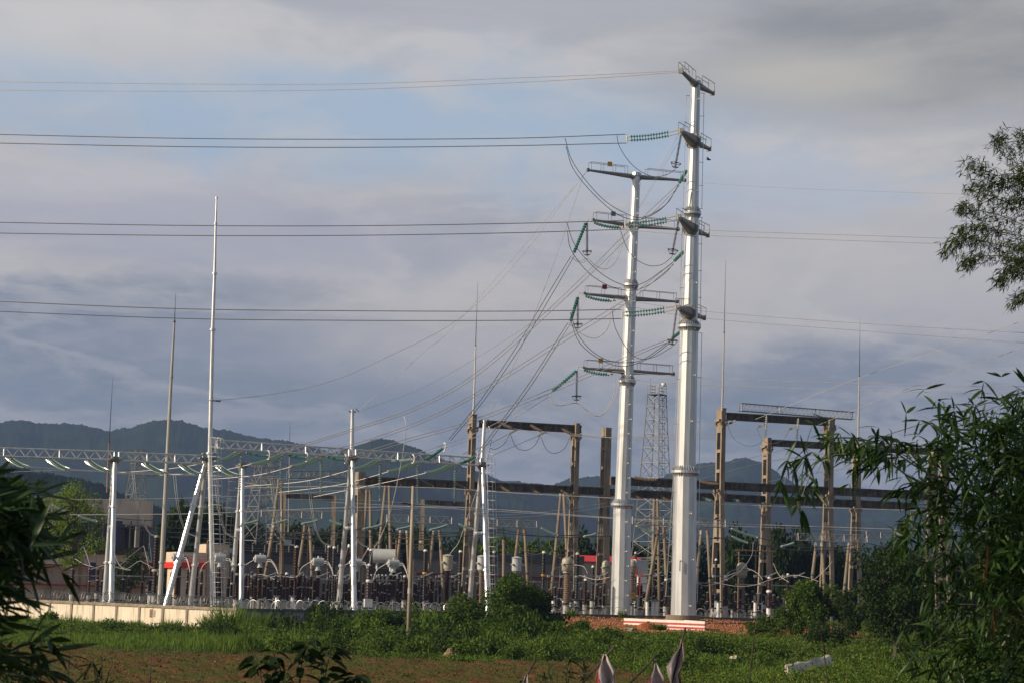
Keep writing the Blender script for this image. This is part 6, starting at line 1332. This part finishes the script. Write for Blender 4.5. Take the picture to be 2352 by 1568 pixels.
# ------------------------------------------------------------------ plants close to the camera
def branchleaves(brs, D, n, L, W, jit, down=.5, dj=.25, along=.6, droop=.3, sub=.5):
    """leaves in small fans along branches given in photo pixels"""
    Vs = []; tot = 0
    for b in brs:
        w = b[-1] if isinstance(b[-1], (int, float)) else 1.0; pts = [q for q in b if not isinstance(q, (int, float))]; Db = D + RNG.normal() * dj
        ps = smooth_path([P(q[0], q[1], Db) for q in pts], 30); A = np.array([p[:] for p in ps]); m = max(2, int(n * w)); i = RNG.integers(0, len(A) - 1, m); t = RNG.random(m)[:, None]
        C = A[i] * (1 - t) + A[i + 1] * t + RNG.normal(size=(m, 3)) * jit * np.array([1, 1.2, 1]); T = unit(A[i + 1] - A[i])
        kf = 3; C = np.repeat(C, kf, 0); T = np.repeat(T, kf, 0); N_ = len(C)
        side = RNG.normal(size=(N_, 3)); D_ = T * along + side * sub + np.array([0, 0, -down])
        Vs.append(lance(C, D_, L * (.6 + .7 * RNG.random(N_)), W * (.7 + .5 * RNG.random(N_)), droop * RNG.uniform(.2, 1, N_)[:, None]))
    return join(Vs)
def stems(brs, D, r, m, parent, nm='branch'):
    for b in brs:
        pts = [q for q in b if not isinstance(q, (int, float))]; ps = smooth_path([P(q[0], q[1], D) for q in pts], 20); k = len(ps)
        MB().tube(ps, [r * (1 - .75 * i / (k - 1)) for i in range(k)], 5).build(nm, m, parent)
# right hand bamboo
D = 12.5
ARC = [[(2420, 1180), (2250, 1120), (2130, 1085), (2030, 1022), (1940, 1004), (1865, 1020), (1820, 1062), (1800, 1112), .8], [(2200, 1130), (2100, 1100), (2040, 1062), (1975, 1062), (1945, 1098), .55], [(1990, 1016), (1950, 1040), (1910, 1046), (1872, 1066), (1852, 1112), (1842, 1140), .6], [(2130, 1088), (2078, 1024), (2040, 1002), (2010, 1004), .35],
       [(2230, 1160), (2150, 1120), (2080, 1110), (2050, 1140), .4], [(2240, 1200), (2150, 1170), (2100, 1180), (2085, 1210), .4], [(2060, 1050), (2010, 1050), (1960, 1030), .35], [(1930, 1006), (1905, 995), (1890, 985), .12]]
MASS = [[(2440, 1568), (2290, 1300), (2210, 1100), (2192, 955), 1.6], [(2440, 1500), (2330, 1200), (2262, 950), 1.8], [(2440, 1400), (2370, 1080), (2320, 940), 1.6], [(2440, 1300), (2300, 1150), (2200, 1060), (2150, 1010), 1.2], [(2440, 1250), (2260, 1190), (2150, 1180), (2090, 1215), .9], [(2440, 1350), (2280, 1250), (2170, 1230), (2120, 1260), 1.0], [(2440, 1400), (2270, 1330), (2180, 1310), (2145, 1350), .9], [(2440, 1480), (2290, 1400), (2190, 1390), (2150, 1430), .9],
        [(2440, 1540), (2280, 1470), (2180, 1460), (2110, 1500), .9], [(2440, 1590), (2300, 1530), (2200, 1530), (2150, 1560), .9], [(2440, 1120), (2340, 1060), (2260, 1020), (2230, 990), 1.2], [(2440, 1040), (2370, 990), (2330, 950), 1.0], [(2440, 1440), (2360, 1330), (2320, 1250), 1.4], [(2440, 1560), (2360, 1480), (2300, 1420), 1.4], [(2440, 1250), (2380, 1180), (2340, 1120), 1.4], [(2440, 1620), (2350, 1580), (2240, 1575), 1.0]]
bm = thing('bamboo', 'close leafy bamboo arching in from the right edge', 'bamboo', P(2420, 1568, D) - UP * .6)
def attach(v, f, nm, m, t): npobj(nm, v - np.array(t.location[:]), f, m, t)
v, f = branchleaves(ARC, D, 46, .118, .020, .035, .35, .35, .5, .25, .6); attach(v, f, 'leaves', 'bamR', bm)
v, f = branchleaves(MASS, D + .4, 84, .115, .019, .085, .25, .55, .35, .25, .65); attach(v, f, 'leaves', 'bamR', bm)
v, f = branchleaves([[(2440, 960), (2410, 1250), (2390, 1568), 9], [(2370, 1100), (2350, 1300), (2320, 1568), 7]], D + 1.2, 70, .115, .019, .15, .2, .5, .1, .25, .8); attach(v, f, 'leaves', 'bamR', bm)
v, f = branchleaves([[(1833, 1158), (1846, 1196), (1866, 1234)]], D, 3, .12, .022, .012, .8, .0, .5, .15, .3); attach(v, f, 'leaves', 'bamR', bm)
v, f = branchleaves([[(2262, 1230), (2264, 1290)], [(2278, 1380), (2286, 1440)]], D - .5, 2, .14, .02, .01, 1.2, 0, .3, .1, .1); attach(v, f, 'dead_leaves', 'dry', bm)
stems([b for b in ARC if b[-1] > .3] + MASS + [[(1833, 1150), (1846, 1196), (1872, 1242)], [(2440, 1700), (2300, 1400), (2240, 1250)]], D + .1, .008, 'culm', bm)
# left hand bamboo, very close: its larger part stands outside the picture and shades the foreground
D = 5.6
LB_ = [[(-200, 1150), (-90, 1146), (-10, 1150), (50, 1158), .9], [(-200, 1200), (-90, 1185), (-10, 1190), (70, 1200), 1.0], [(-200, 1260), (-80, 1250), (20, 1262), (100, 1280), 1.0], [(-200, 1320), (-100, 1310), (-20, 1320), (20, 1335), .8], [(-200, 1170), (-120, 1150), (-60, 1140), (-10, 1136), .6], [(-200, 1230), (-120, 1220), (-40, 1230), (10, 1236), 1.3], [(-180, 1390), (-80, 1370), (-20, 1380), .5], [(-180, 1430), (-90, 1430), (-30, 1450), .5], [(-180, 1500), (-60, 1490), (40, 1505), (110, 1500), .35], [(-160, 1568), (-40, 1545), (50, 1550), (90, 1565), .5], [(-200, 1180), (-120, 1200), (-60, 1210), 2.0], [(-200, 1280), (-120, 1280), (-50, 1290), 2.0]]
bl = thing('bamboo', 'very close dark bamboo leaves hanging in at the left edge', 'bamboo', P(-300, 1568, D) - UP * 1.2)
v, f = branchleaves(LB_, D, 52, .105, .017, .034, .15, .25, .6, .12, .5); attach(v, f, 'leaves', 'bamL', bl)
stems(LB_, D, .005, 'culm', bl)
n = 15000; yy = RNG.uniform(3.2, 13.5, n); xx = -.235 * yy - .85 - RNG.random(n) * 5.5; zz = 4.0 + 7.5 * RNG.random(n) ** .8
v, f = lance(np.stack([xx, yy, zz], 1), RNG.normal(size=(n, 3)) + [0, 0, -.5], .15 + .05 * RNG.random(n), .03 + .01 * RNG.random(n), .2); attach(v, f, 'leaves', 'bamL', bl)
for i in range(9):
    yb = 3.6 + i * 1.05; xb = -.235 * yb - 1.2 - (i * 37 % 10) * .35; MB().tube([(xb, yb, 3.4), (xb + .1, yb, 7), (xb + .5, yb + .2, 11)], [.045, .035, .01], 7).build('culm', 'culm', bl)
# fine leaved tall bamboo further back at the right edge
D = 42
FB = [[(2440, 480), (2330, 425), (2262, 392), (2220, 378), 1.3], [(2440, 440), (2345, 385), (2305, 335), (2292, 312), 1.1], [(2440, 390), (2370, 345), (2340, 312), 1.0], [(2440, 560), (2310, 500), (2240, 482), (2206, 474), 1.2], [(2440, 600), (2290, 562), (2210, 548), (2170, 578), 1.5], [(2440, 620), (2310, 590), (2235, 592), (2216, 606), 1.3], [(2440, 650), (2340, 625), (2290, 642), 1.1], [(2440, 670), (2365, 672), (2328, 698), .9], [(2440, 410), (2310, 420), (2225, 432), 1.2], [(2440, 520), (2320, 470), (2250, 440), 1.0], [(2440, 540), (2330, 540), (2260, 520), (2200, 530), 1.4], [(2440, 460), (2390, 460), (2330, 455), 1.4], [(2440, 600), (2370, 610), (2320, 600), 1.3], [(2440, 350), (2400, 340), (2360, 318), .8], [(2440, 560), (2390, 570), (2340, 570), 1.6], [(2430, 380), (2380, 400), (2330, 400), 1.2]]
FM = [[(2440, 1000), (2330, 1050), (2260, 1120), (2220, 1200), 1.4], [(2440, 940), (2370, 980), (2300, 1040), 1.2], [(2440, 1150), (2330, 1220), (2270, 1310), 1.4], [(2440, 1280), (2350, 1340), (2300, 1420), 1.2], [(2440, 1080), (2380, 1120), (2340, 1200), 1.4]]
fb = thing('tall_bamboo', 'tall fine leaved bamboo whose top leans in at the upper right edge', 'bamboo', V((P(2500, 1400, D).x, D, .5)))
v, f = branchleaves(FB, D, 190, .15, .018, .085, .35, .5, .5, .15, .5); attach(v, f, 'leaves', 'bamF', fb)
v, f = branchleaves(FM, D, 260, .13, .022, .22, .5, .5, .4, .15, .5); attach(v, f, 'leaves', 'bamF', fb)
for i in range(5):
    MB().tube([fb.location + V((.4 * i - 1, .2 * i, 0)), V((P(2460 + 12 * i, 1000, D).x, D, P(2460, 1000, D).z)), V((P(2430, 640, D).x, D + .2, P(2430, 640 - 40 * i, D).z)), V((P(2380, 500, D).x, D, P(2380, 560 - 50 * i, D).z))], [.05, .045, .03, .006], 6).build('culm', 'culm', fb)
stems(FB, D, .012, 'culm', fb)
# dark leafy weed in the middle foreground
D = 9.5
wd_ = thing('leafy_weed', 'dark broad leaved weed at the bottom edge left of centre', 'weed', P(660, 1640, D))
ST = [[(655, 1680), (650, 1560), (624, 1490), 1], [(690, 1680), (690, 1540), (712, 1462), 1], [(740, 1680), (745, 1560), (765, 1480), 1], [(620, 1680), (600, 1560), (586, 1505), 1], [(780, 1680), (800, 1580), (822, 1545), 1]]
stems(ST, D, .006, 'bark', wd_, 'stem')
C = []; Dn = []
for s_ in ST:
    ps = smooth_path([P(q[0], q[1], D) for q in s_[:-1]], 24)
    for i in range(5, len(ps), 2):
        for q in range(3): C.append(ps[i][:]); a = RNG.uniform(0, 6.28); Dn.append((math.cos(a), math.sin(a), RNG.uniform(-.35, .25)))
C = np.array(C); Dn = np.array(Dn); n = len(C); 
v, f = lance(C + unit(Dn) * .01, Dn, .06 + .04 * RNG.random(n), .028 + .014 * RNG.random(n), .35); attach(v, f, 'leaves', 'darkplant', wd_)
def sprig(label, st, D, n, L, W, nm='foreground_weed', m='darkplant', down=.2, jit=.006):
    t = thing(nm, label, 'weed', P(st[0][0][0], 1640, D)); stems(st, D, .0045, 'bark', t, 'stem')
    if n: v, f = branchleaves(st, D, n, L, W, jit, down, 0, .5, .3, .5); attach(v, f, 'leaves', m, t)
sprig('dark drooping grassy weed at the bottom left', [[(236, 1680), (234, 1560), (232, 1500)], [(240, 1640), (222, 1550), (214, 1512)], [(228, 1680), (246, 1560), (256, 1530)]], 9, 7, .10, .010, down=.9)
sprig('feathery green weed at the bottom edge between the two flags', [[(1240, 1690), (1250, 1580), (1262, 1530)], [(1300, 1700), (1306, 1560), (1318, 1490)], [(1330, 1700), (1338, 1580), (1345, 1530)], [(1210, 1690), (1200, 1600), (1190, 1560)]], 13, 16, .07, .012, m='bamR')
sprig('thin dark dry stalk at far left with a bent tip', [[(148, 1700), (158, 1540), (163, 1430), (172, 1352)]], 11, 0, 0, 0); sprig('thin dark dry stalk on the ploughed field', [[(343, 1700), (345, 1560), (348, 1490), (354, 1466)]], 11, 0, 0, 0)
sprig('thin blurred dark stalk right of the flags', [[(1712, 1700), (1722, 1560), (1735, 1440), (1747, 1402)]], 10, 1, .05, .01); sprig('dark stalk below the leafy young tree', [[(1912, 1700), (1900, 1560), (1890, 1480), (1880, 1418)]], 10, 1, .05, .01)
# flags
def flag(label, stick, outline, D, redside):
    t = thing('flag', label, 'flag', P(stick[-1][0], stick[-1][1], D) - UP * .3, 'dirty cloth flags on dark sticks')
    ps = [P(x, y, D) for x, y in stick]; q = ps[-1] + (ps[-1] - ps[0]).normalized() * .5; MB().tube(ps + [q], .0055, 6).build('stick', 'bark', t)
    m = len(outline); n = 9; front = []; 
    for i, (xl, xr, y) in enumerate(outline):
        for j in range(n):
            u = j / (n - 1); p = P(xl + (xr - xl) * u, y, D); w = min(.05, abs(xr - xl) * D / F * .6); p = p + V((.25 * w * math.sin(u * 5 + i * 1.7) * (i > 0), w * math.sin(u * 11 + i * .8) + .4 * w * math.sin(u * 23 - i), .12 * w * math.sin(u * 8 + 2 * i))); front.append(p)
    g = MB(); back = [p + V((0, .0035, 0)) for p in front]; fs = []; fr = []
    for i in range(m - 1):
        for j in range(n - 1):
            a = i * n + j; fs.append((a, a + n, a + n + 1, a + 1)); fs.append(tuple(k + m * n for k in (a, a + 1, a + n + 1, a + n)))
    g.add(front + back, fs); g.build('cloth', 'cloth', t, smooth=True)
    g = MB(); vs_ = []
    for i in range(m):
        for j in ((0, 1) if redside < 0 else (n - 2, n - 1)): vs_.append(front[i * n + j] - V((0, .004, 0)))
    g.add(vs_, [(i * 2, i * 2 + 2, i * 2 + 3, i * 2 + 1) for i in range(m - 1)]); g.build('red_band', 'clothr', t, smooth=True)
flag('white and red rag flag on the longest slanting stick', [(1412, 1483), (1340, 1566)], [(1384, 1392, 1502), (1376, 1398, 1516), (1374, 1408, 1538), (1373, 1416, 1560), (1370, 1428, 1590), (1366, 1440, 1640)], 11, -1)
flag('low pinkish rag flag between the two taller flags', [(1510, 1502), (1448, 1567)], [(1502, 1508, 1522), (1498, 1514, 1536), (1494, 1522, 1552), (1490, 1532, 1574), (1486, 1544, 1620)], 11.3, -1)
flag('tallest pale rag flag on an upright stick', [(1575, 1440), (1566, 1474), (1560, 1500)], [(1564, 1568, 1468), (1558, 1570, 1484), (1546, 1570, 1506), (1536, 1568, 1530), (1532, 1566, 1552), (1540, 1565, 1574), (1545, 1566, 1640)], 11.6, 1)
flag('small red rag flag at the bottom edge', [(1231, 1512), (1206, 1558)], [(1206, 1211, 1548), (1200, 1212, 1560), (1194, 1213, 1580), (1188, 1214, 1620)], 11, -1)
